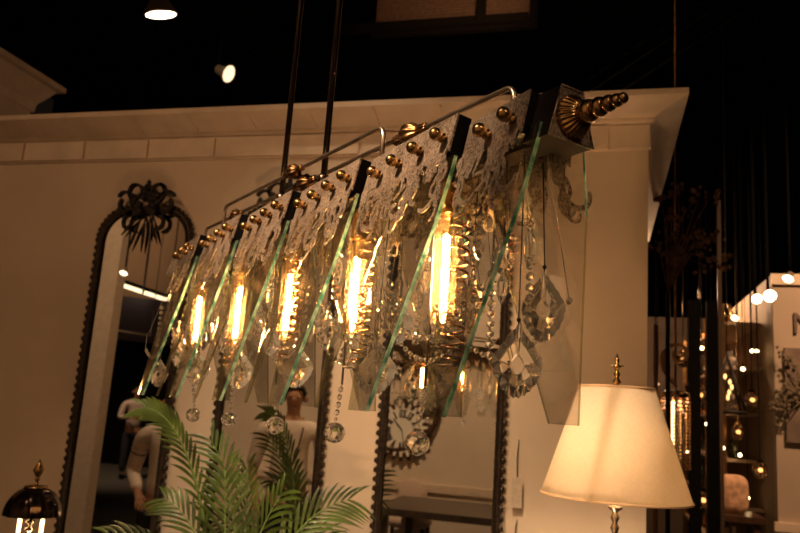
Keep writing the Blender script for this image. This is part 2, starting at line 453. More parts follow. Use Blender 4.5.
for i in range(22):
    u = .10+i*.063
    for s in (-1, 1):
        jj = random.random()
        prism_drop(u+.03*jj, s*(.042+.012*jj), -.13-.12*random.random(), .045+.02*jj, .017, 0)
# short strings of small crystals
_q = random.Random(21)
for i in range(30):
    u = .10+i*.047; b = (-1 if i % 2 else 1)*_q.uniform(.03, .055); z0 = -.10-_q.uniform(0, .10)
    if not clear(u, b, z0): continue
    bm = B()
    for k in range(_q.randint(4, 8)):
        ico(bm, Q(u, b, z0-.0145*k), .0066, 1, (1, .7, 1))
    tube(bm, [Q(u, b, z0), Q(u, b*.5, -.03)], .0006, 4)
    mesh_obj('crystal_chain', bm, M_cry, ch)
# bead swags
for i in range(6):
    ua = .06+.27*i-(.1 if i else 0); ub = ua+.26
    for s, zt in ((-1, -.20), (1, -.215)):
        bm = B(); n = 17
        for k in range(n+1):
            t = k/n; z = zt-.07*(1-(2*t-1)**2)
            u = ua+(ub-ua)*t
            if u > CL: continue
            ico(bm, Q(u, s*.066, z), .0048, 1, (1, 1, 1.1))
        tube(bm, [Q(min(CL,ua+(ub-ua)*k/n), s*.066, zt-.07*(1-(2*k/n-1)**2)) for k in range(n+1)], .0005, 4)
        for q in (ua, min(ub, CL-.02)): tube(bm, [Q(q, s*.066, zt), Q(q, s*.02, -.03)], .0007, 4)
        mesh_obj('bead_swag', bm, M_cry, ch)

# rails above, couplings and stems
def arc_path(b, z, u0, u1, zl0, zl1, r=.018):
    pts = []
    if zl0 is not None:
        pts.append(Q(u0, b, zl0))
        for k in range(7):
            a = PI/2*k/6; pts.append(Q(u0+r-r*math.cos(a), b, z-r+r*math.sin(a)))
    else: pts.append(Q(u0, b, z))
    if zl1 is not None:
        for k in range(7):
            a = PI/2*k/6; pts.append(Q(u1-r+r*math.sin(a), b, z-r+r*math.cos(a)))
        pts.append(Q(u1, b, zl1))
    else: pts.append(Q(u1, b, z))
    return pts
bm = B(); tube(bm, arc_path(-.010, .106, .425, 1.165, .03, .03), .0042, 12); mesh_obj('top_rail', bm, M_nick, ch)
bm = B(); tube(bm, arc_path(.012, .084, .120, 1.36, .03, .03), .0042, 12); mesh_obj('top_rail', bm, M_nick, ch)
def coupling(u, b, z, s=1.0):
    bm = B()
    lathe(bm, [(r*s, h*s) for r, h in [(.005,-.048),(.008,-.045),(.0065,-.04),(.009,-.034),(.006,-.028),(.0075,-.02),(.014,-.015),(.018,-.006),(.0185,0),(.018,.006),(.014,.015),(.0075,.02),(.006,.028),(.009,.034),(.0065,.04),(.008,.045),(.005,.048)]], Q(u,b,z), A, 80, rib=.09, nrib=9)
    mesh_obj('rail_coupling', bm, M_oldbrass, ch)
coupling(.375, .012, .083); coupling(.760, .012, .083); coupling(.775, -.010, .106, .85); coupling(1.14, .012, .083, .8)
for u in (.848, .655):
    bm = B(); tube(bm, [Q(u,0,.04), Q(u,0,2.3)], .0065, 14)
    lathe(bm, [(.008,.05),(.011,.055),(.011,.07),(.008,.075)], Q(u,0,0), seg=14)
    mesh_obj('suspension_rod', bm, pmat('dark_steel_rod', (.10, .075, .06), .2, 1), ch)
bm = B(); lathe(bm, [(.002,2.28),(.02,2.285),(.12,2.31),(.12,2.33),(.002,2.33)], Q(.75,0,0), seg=32); mesh_obj('ceiling_plate', bm, M_dark, ch)

# ================================================================== SETTING
ZW = 2.915; WX1 = .172
bm = B(); box(bm, (-5.2, D, 0), (WX1, D+.12, ZW-.02)); struct('wall_back', bm, M_wall, 'cream booth wall carrying the three mirrors')
# crown moulding with mitred return
prof = [(0,-.205),(.010,-.205),(.010,-.095),(.022,-.085),(.022,-.070),(.045,-.058),(.100,-.040),(.128,-.028),(.142,-.024),(.142,0),(0,0)]
bm = B()
rows = []
for (px, pz) in prof:
    z = ZW+pz
    rows.append([bm.verts.new((-5.2, D-px, z)), bm.verts.new((WX1+px, D-px, z)), bm.verts.new((WX1+px, D+2.4, z))])
n = len(rows)
for i in range(n):
    a, b = rows[i], rows[(i+1) % n]
    for k in (0, 1): bm.faces.new((a[k], a[k+1], b[k+1], b[k]))
struct('trim_1', bm, M_trim, 'stepped cream crown moulding along the wall top')
# plaster blocks of the frieze and angled joints in the cove
bm = B()
x = WX1-.145
while x > -5.1:
    box(bm, (x-.36, D-.022, ZW-.196), (x-.014, D-.008, ZW-.102)); x -= .36
box(bm, (WX1-.137, D-.019, ZW-.198), (WX1+.004, D-.008, ZW-.102))
x = WX1-.25
while x > -5.1:
    hexa(bm, [(x-.006,D-.030,ZW-.074),(x+.006,D-.030,ZW-.074),(x+.006,D-.02,ZW-.07),(x-.006,D-.02,ZW-.07),
              (x-.006,D-.130,ZW-.034),(x+.006,D-.130,ZW-.034),(x+.006,D-.12,ZW-.025),(x-.006,D-.12,ZW-.025)]); x -= .3
struct('trim_2', bm, M_trim, 'row of flat rectangular blocks under the crown moulding')
bm = B(); box(bm, (-14, -14, -.05), (8, 16, 0)); struct('floor', bm, M_floor)
bm = B(); box(bm, (-14, -14, CZ), (8, 16, CZ+.1)); struct('ceiling', bm, M_black)
bm = B(); box(bm, (-14, 15.8, 0), (8, 15.9, CZ)); struct('wall_hall_end', bm, M_cable)
bm = B(); box(bm, (7.9, -14, 0), (8, 15.8, CZ)); struct('wall_hall_side', bm, M_cable)
bm = B(); box(bm, (WX1-.1, D+.12, 0), (WX1, D+2.4, ZW-.02)); struct('wall_return', bm, M_wall)
# taller booth beyond, upper left
pa = at(33, 108, 5.5); pe = at(57, 80, 5.5)
bm = B(); box(bm, (pa.x-.25, 3.3, 0), (pa.x-.02, 5.5, pe.z-.02)); struct('wall_left', bm, M_wall)
bm = B(); rows = []
for (px, pz) in [(0,-.3),(.02,-.3),(.03,-.22),(.14,-.06),(.19,-.05),(.19,0),(0,0)]:
    z = pe.z+pz
    rows.append([bm.verts.new((pa.x-.02+px, 3.3, z)), bm.verts.new((pa.x-.02+px, 5.5+px, z)), bm.verts.new((pa.x-2.5, 5.5+px, z))])
n = len(rows)
for i in range(n):
    a, b = rows[i], rows[(i+1) % n]
    for k in (0, 1): bm.faces.new((a[k], a[k+1], b[k+1], b[k]))
struct('trim_3', bm, M_trim)

# ---------------------------------------------------------------- mirrors
def rounded_path(x0, x1, z0, z1, r, n=10):
    pts = []
    pts.append((x0, z0))
    for k in range(n+1):
        a = PI-PI/2*k/n; pts.append((x0+r+math.cos(a)*r, z1-r+math.sin(a)*r))
    for k in range(n+1):
        a = PI/2-PI/2*k/n; pts.append((x1-r+math.cos(a)*r, z1-r+math.sin(a)*r))
    pts.append((x1, z0)); return pts
def dense(pts, step, closed=False):
    out = []; n = len(pts)
    for i in range(n if closed else n-1):
        a = Vector(pts[i]); b = Vector(pts[(i+1) % n]); m = max(1, int((b-a).length/step))
        for k in range(m): out.append(a+(b-a)*k/m)
    out.append(Vector(pts[-1])); return out
def mirror(x0, x1, zt, label):
    m = thing('wall_mirror', ((x0+x1)/2, D-.02, .25), label, 'mirror', 'arched wall mirrors')
    path = rounded_path(x0, x1, .3, zt, .15)
    bm = B(); f = lambda x, z, o: Vector((x, D-.018+o, z))
    prism(bm, f, path, 0, .010); mesh_obj('mirror_glass', bm, M_mirror, m)
    bm = B(); cl = path+[path[0]]
    tube(bm, [Vector((x, D-.022, z)) for x, z in dense(cl, .03)], .0135, 8)
    tube(bm, [Vector((x, D-.03, z)) for x, z in dense(rounded_path(x0+.014, x1-.014, .314, zt-.014, .14), .03)], .005, 6)
    # scalloped leaf edging on the outside and inside of the rail
    dp = dense(path, .036)
    for i in range(1, len(dp)-1):
        t = (dp[i+1]-dp[i-1]).normalized(); nn = Vector((-t.y, t.x))
        c = dp[i]+nn*.013; c2 = dp[i]-nn*.014
        ico(bm, Vector((c.x, D-.024, c.y)), .0145, 1, (1, .5, 1))
        ico(bm, Vector((c2.x, D-.026, c2.y)), .008, 1, (1, .5, 1))
    mesh_obj('frame', bm, M_frame, m)
    # crest of scrolls, leaves and a ribbon bunch of hanging sprays
    bm = B(); cx = (x0+x1)/2; g = lambda x, z, o: Vector((x, D-.045+o, z))
    for s in (-1, 1):
        for (dx, dz, th, L, k0, k1, w0, w1) in [(.02,.0,.3,.20,2,38,.028,.012),(.02,-.02,-.6,.22,6,30,.026,.012),(.01,.05,1.2,.15,-6,-40,.024,.01),(.05,.03,.5,.15,10,-50,.022,.01),(.06,-.04,-.1,.16,-18,-36,.022,.01),(.0,.02,.9,.12,8,45,.02,.01)]:
            gg = (lambda x, z, o, s=s: Vector((cx+s*(x-cx), D-.045+o, z)))
            ribbon(bm, gg, cx+dx, zt+.015+dz, th, L*.8, k0, k1, w0, w1, -.012, .006, 18)
    for k in range(16):
        a = random.random()*2*PI; r = .055*random.random()**.5
        ico(bm, Vector((cx+math.cos(a)*r*1.3, D-.05-.015*random.random(), zt+.045+math.sin(a)*r)), .018, 1, (1, .6, 1))
    ico(bm, Vector((cx+.005, D-.05, zt+.12)), .016, 1, (.8, .6, 1.5))
    for k, (dx, L) in enumerate([(-.12,.13),(-.07,.20),(0,.21),(.03,.15),(.08,.17)]):
        p0 = Vector((cx+dx*.15, D-.038, zt-.01)); p1 = Vector((cx+dx, D-.034, zt-L))
        tube(bm, [p0+(p1-p0)*t for t in (0, .25, .5, .75, 1)], [.002,.003,.008,.007,.002], 6)
    mesh_obj('crest', bm, M_iron, m)
    return m
mirror(-2.335, -1.855, 2.46, 'left arched mirror with a dark crest, reflecting a strip light and two men')
mirror(-1.615, -1.130, 2.46, 'middle arched mirror behind the palm, reflecting the man with the badge')
mirror(-.865, -.380, 2.46, 'right arched mirror, nearest the table lamp, reflecting clocks and a tabletop')
# swinging price tags
M_card = pmat('beige_card', (.55, .44, .33), .8, var=.1, scale=60)
for (px, py0, py1, lab) in ((519, 440, 508, 'beige price tag on a string hanging beside the right mirror, upper one'), (517, 520, 552, 'beige price tag on a string hanging beside the right mirror, lower one')):
    a = at(px, py0, D-.004); b = at(px, py1, D-.004); t = thing('price_tag', a, lab, 'tag', 'hanging price tags')
    bm = B(); zc = a.z-(a.z-b.z)*.55
    box(bm, (a.x-.02, D-.02, b.z), (a.x+.02, D-.017, zc)); mesh_obj('card', bm, M_card, t)
    bm = B(); tube(bm, [Vector((a.x, D-.018, zc)), Vector((a.x-.004, D-.012, (zc+a.z)/2)), Vector((a.x, D-.001, a.z))], .002, 5); mesh_obj('string', bm, M_iron, t)

# ---------------------------------------------------------------- table lamp, right
LY = 2.3
lc = at(616, 440, LY); top = at(617, 388, LY); bot = at(616, 497, LY); LX = lc.x
M_shade = pmat('linen_shade', (.95, .84, .68), .9, var=.06, scale=120, trans=0)
t = M_shade.node_tree; b_ = t.nodes['Principled BSDF']; tl = t.nodes.new('ShaderNodeBsdfTranslucent'); tl.inputs['Color'].default_value = (1, .90, .74, 1)
mx = t.nodes.new('ShaderNodeMixShader'); mx.inputs['Fac'].default_value = .5
t.links.new(b_.outputs[0], mx.inputs[1]); t.links.new(tl.outputs[0], mx.inputs[2]); t.links.new(mx.outputs[0], t.nodes['Material Output'].inputs['Surface'])
zt, zb = top.z, bot.z; rt = (at(656,388,LY)-at(580,388,LY)).length/2; rb = (at(692,500,LY)-at(540,496,LY)).length/2
lamp = thing('table_lamp', (LX, LY, .78), 'table lamp with a lit cream tapered shade and turned metal stem', 'lamp')
bm = B(); lathe(bm, [(rb-.003,zb),(rb,zb),(rt,zt),(rt-.003,zt),(rb-.003,zb)], (LX,LY,0), seg=64, cap=False)
mesh_obj('lamp_shade', bm, M_shade, lamp)
M_pip = pmat('shade_piping', (.55,.38,.22), .8)
for z, r in ((zb, rb), (zt, rt)):
    bm = B(); tube(bm, [Vector((LX+math.cos(k*PI/32)*r, LY+math.sin(k*PI/32)*r, z)) for k in range(64)], .004, 6, closed=True)
    mesh_obj('shade_trim', bm, M_pip, lamp)
bm = B(); z = .80
pr = [(.002,.78),(.10,.78),(.10,.795),(.07,.81),(.03,.83),(.012,.85)]
z = .86; k = 0
while z < zb+.02:
    r = .020 if k % 3 == 0 else .012
    pr += [(.007, z), (r, z+.010), (r, z+.014), (.007, z+.024)]; z += .028; k += 1
pr += [(.006, zb+.03), (.006, zt-.03), (.002, zt-.03)]
lathe(bm, pr, (LX,LY,0), seg=20); mesh_obj('lamp_stem', bm, M_nick, lamp)
bm = B()
for k in range(3):
    a = k*2*PI/3; tube(bm, [Vector((LX,LY,zt-.02)), Vector((LX+math.cos(a)*rt,LY+math.sin(a)*rt,zt-.003))], .0015, 5)
lathe(bm, [(.004,0),(.010,.006),(.006,.014),(.013,.022),(.006,.034),(.010,.044),(.004,.055),(.008,.062),(.013,.067),(.005,.072),(.007,.085),(.0005,.105)], (LX,LY,zt-.005), seg=12)
for s in (-1, 1): tube(bm, [Vector((LX,LY,zt+.062)), Vector((LX+s*.02,LY,zt+.064))], [.004,.001], 5)
mesh_obj('finial', bm, M_brass, lamp)
bm = B(); ball(bm, (LX,LY,zb+.13), .028); mesh_obj('light_bulb', bm, emat('warm_bulb', (1,.62,.28), 6), lamp)
def wood(n, c): return pmat(n, c, .35, var=.3, scale=12)
M_wood = wood('dark_wood', (.06, .03, .015))
tb = thing('console_table', (LX, LY, 0), 'dark wooden console table under the cream shaded lamp', 'table')
bm = B(); box(bm, (LX-.5, LY-.22, .745), (LX+.5, LY+.22, .78)); mesh_obj('tabletop', bm, M_wood, tb)
for sx in (-1, 1):
    for sy in (-1, 1):
        bm = B(); box(bm, (LX+sx*.45-.025, LY+sy*.17-.025, 0), (LX+sx*.45+.025, LY+sy*.17+.025, .745)); mesh_obj('leg', bm, M_wood, tb)

# ---------------------------------------------------------------- dome lamp, left
DY = 2.55; dc = at(32, 515, DY); rr = (at(61,514,DY)-at(3,514,DY)).length/2*.79; zd = dc.z; dh = .105
DX = dc.x
dl = thing('desk_lamp', (DX, DY, .78), 'small lamp with a polished black ribbed dome shade and brass finial', 'lamp')
M_dome = pmat('polished_black_metal', (.035, .022, .016), .16, .85)
bm = B(); lathe(bm, [(rr*math.cos(a)**.9, zd+dh*math.sin(a)) for a in [PI/2*k/14*.985 for k in range(15)]], (DX,DY,0), seg=60, rib=.02, nrib=10, cap=False)
lathe(bm, [(rr*.97*math.cos(a)**.9, zd+dh*.96*math.sin(a)) for a in [PI/2*k/14*.985 for k in range(15)]], (DX,DY,0), seg=60, rib=.02, nrib=10, cap=False)
mesh_obj('dome_shade', bm, M_dome, dl)
bm = B(); lathe(bm, [(.045,zd+dh-.006),(.04,zd+dh+.002),(.008,zd+dh+.004),(.006,zd+dh+.02),(.012,zd+dh+.025),(.006,zd+dh+.03),(.011,zd+dh+.04),(.021,zd+dh+.058),(.008,zd+dh+.085),(.0005,zd+dh+.10)], (DX,DY,0), seg=10); mesh_obj('finial', bm, M_brass, dl)
bm = B(); pr = [(.002,.78),(.09,.78),(.09,.8),(.02,.82)]; z = .83
while z < zd+.02: pr += [(.006,z),(.017,z+.008),(.017,z+.012),(.006,z+.02)]; z += .026
lathe(bm, pr+[(.002,z)], (DX,DY,0), seg=16); mesh_obj('lamp_stem', bm, pmat('silvered_beads', (.8,.72,.6), .12, 1), dl)
for s in (-1, 1):
    bm = B(); lathe(bm, [(.006,zd-.10),(.007,zd-.02),(.003,zd+.0),(.001,zd+.02)], (DX+s*.05,DY,0), seg=10); mesh_obj('candle_bulb', bm, emat('candle_glow', (1,.62,.28), 7), dl)
    bm = B(); tube(bm, [Vector((DX+s*.05,DY,zd-.1)), Vector((DX+s*.045,DY,zd-.14)), Vector((DX,DY,zd-.16))], .004, 6); mesh_obj('lamp_arm', bm, M_brass, dl)
tb = thing('side_table', (DX, DY, 0), 'dark wooden side table under the black dome lamp', 'table')
bm = B(); lathe(bm, [(.002,.75),(.26,.75),(.26,.78),(.002,.78)], (DX,DY,0), seg=40); mesh_obj('tabletop', bm, M_wood, tb)
bm = B(); lathe(bm, [(.002,0),(.18,0),(.18,.02),(.03,.05),(.025,.7),(.06,.75),(.002,.75)], (DX,DY,0), seg=24); mesh_obj('pedestal', bm, M_wood, tb)

# ---------------------------------------------------------------- palm
M_leaf = pmat('palm_leaf', (.065, .105, .018), .38, var=.55, scale=9, coat=.15)
M_rach = pmat('palm_stalk', (.16, .26, .06), .5)
PY_ = 2.70; pc = at(245, 533, PY_); PX = pc.x
palm = thing('potted_palm', (PX, PY_, 0), 'green potted palm with feathery arching fronds in front of the mirrors', 'plant')
bm = B(); lathe(bm, [(.002,0),(.15,0),(.20,.34),(.215,.34),(.215,.37),(.195,.37),(.185,.32),(.002,.32)], (PX,PY_,0), seg=32)
mesh_obj('pot', bm, pmat('terracotta_pot', (.25,.12,.06), .8, var=.2), palm)
def frond(tip, bend, nl=30, ll=.24, roll_=0.0, base=None, lean=1.35):
    bm = B(); b0 = base or Vector((PX+random.uniform(-.03,.03), PY_+random.uniform(-.03,.03), .33)); tip = Vector(tip)
    mid = b0.lerp(tip, .55)+Vector(bend); pts = []
    for i in range(nl+1):
        t = i/nl; pts.append(b0*(1-t)**2+mid*2*t*(1-t)+tip*t*t)
    tube(bm, pts, [.009*(1-.85*i/nl) for i in range(nl+1)], 6, mi=1)
    view = (tip-EYE).normalized()
    for i in range(int(nl*.38), nl+1):
        t = i/nl; p = pts[i]; d = (pts[min(nl, i+1)]-pts[i-1]).normalized()
        for s in (-1, 1):
            for h in (0,):
                sd = d.cross(Vector((math.sin(roll_), -math.cos(roll_), .25))).normalized()*s
                q = p+d*h*(pts[1]-pts[0]).length
                L = ll*(math.sin(PI*min(1, (t-.30)/.78))**.6 if t < .98 else .6)*random.uniform(.85, 1.1)
                dd = (sd*.85+d*lean+Vector((0, 0, .08))).normalized()
                w = .0072; nrm = d.cross(dd).normalized(); wd = dd.cross(nrm).normalized()
                prev = None; m = 5
                for k in range(m+1):
                    a = k/m; c = q+dd*L*a+Vector((0, 0, -.07*L/.24*a*a*1.2))
                    ww = w*(math.sin(PI*(a*.85+.12)))*(1 if k < m else 0.05)
                    row = [bm.verts.new(c-wd*ww), bm.verts.new(c+nrm*.002), bm.verts.new(c+wd*ww)]
                    if prev:
                        bm.faces.new((prev[0], prev[1], row[1], row[0])); bm.faces.new((prev[1], prev[2], row[2], row[1]))
                    prev = row
    return mesh_obj('frond', bm, [M_leaf, M_rach], palm, True)
for q in [((148,408,2.55),(.08,0,.50),30,.16,0,1.9),((212,442,2.8),(.10,.05,.22),22,.22,.3,1.5),((247,472,2.85),(.03,.03,.10),22,.20,-.2,1.8),((348,500,2.93),(-.18,-.03,.33),24,.22,.3,1.3),
          ((280,496,2.5),(-.08,-.08,.14),22,.22,-.4,1.3),((168,500,2.6),(.16,-.08,.30),20,.2,.4,1.6),((325,545,2.9),(-.08,0,.40),22,.22,.1,1.3),((110,535,2.75),(.2,0,.36),20,.2,-.3,1.6),((225,470,2.5),(.05,-.1,.1),22,.22,.2,1.5)]:
    frond(at(*q[0]), q[1], q[2], q[3], q[4], None, q[5])
# ---------------------------------------------------------------- ceiling kit
M_house = pmat('grey_lamp_housing', (.30,.22,.15), .4, .6)
M_hot = emat('lamp_glow', (1, .78, .5), 14)
def par_lamp(c, aim, size, label, glow=M_hot, group='ceiling spotlights'):
    c = Vector(c); aim = Vector(aim).normalized()
    o = thing('spotlight', c, label, 'spotlight', group)
    bm = B(); lathe(bm, [(.25*size,-1.0*size),(.32*size,-.9*size),(.35*size,-.5*size),(.6*size,-.1*size),(.62*size,0),(.56*size,0),(.3*size,-.45*size),(.2*size,-.8*size)], c, aim, 24)
    mesh_obj('housing', bm, M_house, o)
    bm = B(); lathe(bm, [(.001,-.06*size),(.54*size,-.03*size),(.55*size,-.01*size),(.001,.02*size)], c, aim, 24); mesh_obj('lens', bm, glow, o)
    bm = B(); b0 = c-aim*size*.9; tube(bm, [b0, b0+Vector((0,0,.2)), Vector((b0.x, b0.y, CZ-.01))], .02*size/.15, 6); mesh_obj('bracket', bm, M_cable, o)
    return o
par_lamp(at(161,15,4.4), (.1,.3,-1), .19, 'bright conical spotlight hanging at the top left of the picture')
o = par_lamp(at(229,74,4.9), (.95,-.05,-.45), .12, 'tilted spotlight in an open yoke above the left mirrors', emat('weak_lamp_glow', (1,.75,.45), 1.5))
def truss(p, q, label):
    p, q = Vector(p), Vector(q); bm = B(); d = (q-p).normalized(); s = d.cross(Vector((0,0,1))).normalized()*.13
    off = [s, -s, Vector((0,0,.22))]
    for o_ in off: tube(bm, [p+o_, q+o_], .022, 6)
    n = int((q-p).length/.3)
    for k in range(n):
        a = p+(q-p)*k/n; b2 = p+(q-p)*(k+1)/n
        for i in range(3): tube(bm, [a+off[i], b2+off[(i+1) % 3]], .010, 5)
    o = mesh_obj('roof_truss', bm, M_cable); tag(o, label, 'truss', 'roof trusses')
truss(at(100,100,7.0), at(205,-30,5.0), 'dark lattice truss rising to the right behind the conical spotlight')
truss(at(330,110,9.0), at(175,-30,5.5), 'dark lattice truss falling to the right behind the yoke spotlight')
truss(at(560,120,6.5), at(830,-60,5.5), 'dark lattice truss in the ceiling above the right end of the wall')
# brown slatted fascia high in the hall
p0 = at(376, 22, 9.0); p1 = at(530, -18, 9.0)
ov = thing('slatted_bulkhead', ((p0.x+p1.x)/2, 9, p0.z-.2), 'brown slatted bulkhead panel high in the dark hall above the wall', 'bulkhead')
bm = B(); hgt = p1.z-p0.z
for k in range(9):
    z = p0.z+hgt*k/9; box(bm, (p0.x, 9, z), (p1.x, 9.08, z+hgt/9*.8))
mesh_obj('slats', bm, pmat('brown_slats', (.22,.13,.08), .7, var=.2), ov)
bm = B(); q = at(482, 5, 9)
box(bm, (q.x-.06, 8.95, p0.z-.1), (q.x+.06, 9.1, p1.z)); box(bm, (p0.x-.6, 8.97, p0.z-.13), (p1.x, 9.06, p0.z-.02))
box(bm, (p0.x-.1, 9.09, p0.z-.15), (p1.x+.1, 9.2, p1.z+.1))
mesh_obj('bulkhead_frame', bm, M_iron, ov)

# ---------------------------------------------------------------- right-hand booth in the distance
RY = 6.0
pr_ = at(772, 274, RY); RX = pr_.x; RZ = pr_.z
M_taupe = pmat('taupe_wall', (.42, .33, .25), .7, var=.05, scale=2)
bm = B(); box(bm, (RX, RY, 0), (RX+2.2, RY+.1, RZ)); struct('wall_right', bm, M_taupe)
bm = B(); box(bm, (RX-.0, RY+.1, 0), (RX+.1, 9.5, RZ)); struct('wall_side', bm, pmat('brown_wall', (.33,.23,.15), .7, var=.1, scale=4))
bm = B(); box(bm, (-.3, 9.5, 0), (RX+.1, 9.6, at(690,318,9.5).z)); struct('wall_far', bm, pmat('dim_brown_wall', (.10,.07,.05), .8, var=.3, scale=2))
zr = at(780,522,RY).z
bm = B(); box(bm, (RX-.03, RY-.04, zr-.06), (RX+2.2, RY, zr)); box(bm, (RX-.01,RY-.02,RZ-.08),(RX+2.2,RY,RZ)); struct('trim_4', bm, M_trim)
# dark posts at the booth entrance
for (x0p, x1p, Y, lab) in ((690, 701, 5.2, 'narrow black post left of the booth entrance'), (708, 719, 5.0, 'wide black post beside the hanging lantern')):
    a = at(x0p, 420, Y); b = at(x1p, 420, Y)
    bm = B(); box(bm, (a.x, Y, 0), (b.x, Y+.08, at(700,300,Y).z)); tag(mesh_obj('display_post', bm, M_black), lab, 'post')
a = at(719.5,420,5.0); bm = B(); box(bm, (a.x, 5.0, 0), (a.x+.022, 5.03, at(719,200,5.0).z)); tag(mesh_obj('display_pole', bm, pmat('brown_pole', (.12,.08,.055), .5)), 'thin tall brown pole at the edge of the booth entrance', 'pole')
# letter N
cu = bpy.data.curves.new('letter', 'FONT'); cu.body = 'N'; cu.size = .22; cu.extrude = .006
tmp = bpy.data.objects.new('t', cu); C.objects.link(tmp); bpy.context.view_layer.update()
me = bpy.data.meshes.new_from_object(tmp); bpy.data.objects.remove(tmp)
lo = bpy.data.objects.new('wall_letter', me); C.objects.link(lo); me.materials.append(pmat('brown_letter_paint', (.12,.08,.06), .6))
lp = at(792, 333, RY-.02); lo.location = (lp.x, RY-.012, lp.z); lo.rotation_euler = (PI/2, 0, 0); tag(lo, 'dark letter N on the taupe wall at the right edge', 'letter')
# picture with a branch
a = at(786, 442, RY); b = at(786, 348, RY); pf = thing('wall_picture', (a.x+.25, RY-.02, a.z), 'dark canvas with a spray of dusty branches, hanging under the letter at the right edge', 'picture')
bm = B(); box(bm, (a.x, RY-.03, a.z), (a.x+.5, RY, b.z)); mesh_obj('canvas', bm, pmat('dark_canvas', (.17,.12,.09), .7, var=.3, scale=6), pf)
bm = B(); random.seed(3); c0 = at(803, 400, RY-.05)
br = []
for k in range(9):
    tip = at(772+random.random()*30, 350+random.random()*70, RY-.08+random.uniform(-.03,.03)); m_ = (c0+tip)/2+Vector((.03,-.03,.03))
    tube(bm, [c0, m_, tip], [.006,.004,.0015], 5); br += [m_.lerp(tip, t) for t in (.3,.5,.7,.85,1)]
for p in br:
    for j in range(3): ico(bm, p+Vector((random.uniform(-.04,.04), random.uniform(-.03,.03), random.uniform(-.04,.04))), .012, 1, (1,.5,1.2))
o = mesh_obj('branches', bm, pmat('dusty_leaves', (.13,.10,.06), .8))
o.parent = pf; o.data.transform(Matrix.Translation(-Vector(pf.location)))
# track spotlights over the booth
for i, (px, py, s, ax, lab) in enumerate(((735,318,.05,(-.3,-.6,-.7),'small spotlight on the booth track, leftmost and lowest of four'),
        (757,299,.062,(.1,-.9,-.5),'glaring spotlight on the booth track, second from left'),
        (770,296,.075,(0,-1,-.35),'glaring spotlight on the booth track, third from left'),
        (788,279,.062,(-.4,-.5,-.8),'spotlight on the booth track, rightmost and highest of four'))):
    c = at(px, py, 5.6 if i else 6.4)
    par_lamp(c, ax, s, lab, emat('booth_lamp_glow', (1,.74,.42), 12), 'booth track spotlights')
# string of little bulbs
pts_b = [(702,348),(752,351),(743,369),(668,371),(764,411),(707,424),(688,452),(723,448),(740,455),(667,391),(657,384),(757,351),(712,392),(748,498)]
where = ['above the bead lantern, highest on the left','high by the shelves, left of a touching pair','above the shelf of glassware','beside the iron scroll bracket','at the right edge of the shelves','between the two black posts','right of the lamp shade','left of the cream cushion','above the cream cushion','just over the bead lantern','peeping over the lamp shade top','high by the shelves, right of a touching pair','halfway down between the posts','low under the shelves']
M_pt = emat('tiny_bulb_glow', (1,.66,.3), 13)
for (px, py), w in zip(pts_b, where):
    Y = 5.4+1.2*random.random(); c = at(px, py, Y)
    o = thing('pendant_bulb', c, 'tiny glowing bulb '+w+', distant booth', 'bulb', 'tiny bulbs in the distant booth')
    bm = B(); ball(bm, c, .013, 10); mesh_obj('bulb', bm, M_pt, o)
    bm = B(); tube(bm, [c+Vector((0,0,.012)), c+Vector((0,0,.05)), Vector((c.x,c.y,min(CZ-.01, c.z+2.5)))], [.008,.003,.003], 5); mesh_obj('cable', bm, M_cable, o)
# bead lantern with candle tube
Y = 4.6; a = at(661, 392, Y); b = at(690, 392, Y); lo_z = at(675,470,Y).z; cxx = (a.x+b.x)/2; w = (b.x-a.x)/2
bl = thing('bead_lantern', (cxx, Y, a.z), 'lantern hung with strings of amber beads around a glowing tube', 'lantern')
bm = B(); lathe(bm, [(.002,.02),(w,.0),(w*1.05,-.02),(w,-.03),(.002,-.02)], (cxx,Y,a.z), seg=24); tube(bm, [Vector((cxx,Y,a.z)), Vector((cxx,Y,CZ-.01))], .008, 6); mesh_obj('canopy', bm, M_brass, bl)
M_bead = glassmat('amber_bead', (1,.7,.4), 1.5, .05)
for k in range(14):
    an = 2*PI*k/14; bm = B(); z = a.z-.03
    while z > lo_z: ico(bm, (cxx+math.cos(an)*w*.95, Y+math.sin(an)*w*.95, z), .009, 1); z -= .02
    mesh_obj('bead_string', bm, M_bead, bl)
bm = B(); tube(bm, [Vector((at(673,400,Y).x,Y,at(673,402,Y).z)), Vector((at(673,400,Y).x,Y,at(673,446,Y).z))], .008, 8); mesh_obj('glowing_tube', bm, emat('tube_glow', (1,.62,.28), 6), bl)
# scroll bracket
bm = B(); s0 = at(656,361,4.4); g = lambda x, z, o: Vector((x, 4.4+o, z))
ribbon(bm, g, s0.x+.05, s0.z-.06, 1.9, .42, -4, -34, .028, .012, -.01, .01, 26); ribbon(bm, g, s0.x+.05, s0.z-.06, -1.0, .18, 5, -40, .022, .012, -.01, .01, 16)
tube(bm, [Vector((s0.x,4.4,0)), Vector((s0.x,4.4,s0.z+.2))], .014, 8)
tag(mesh_obj('scroll_stand', bm, pmat('gilded_iron', (.45,.26,.12), .4, .6)), 'gilded iron scroll on a thin stand beside the wall corner', 'stand')
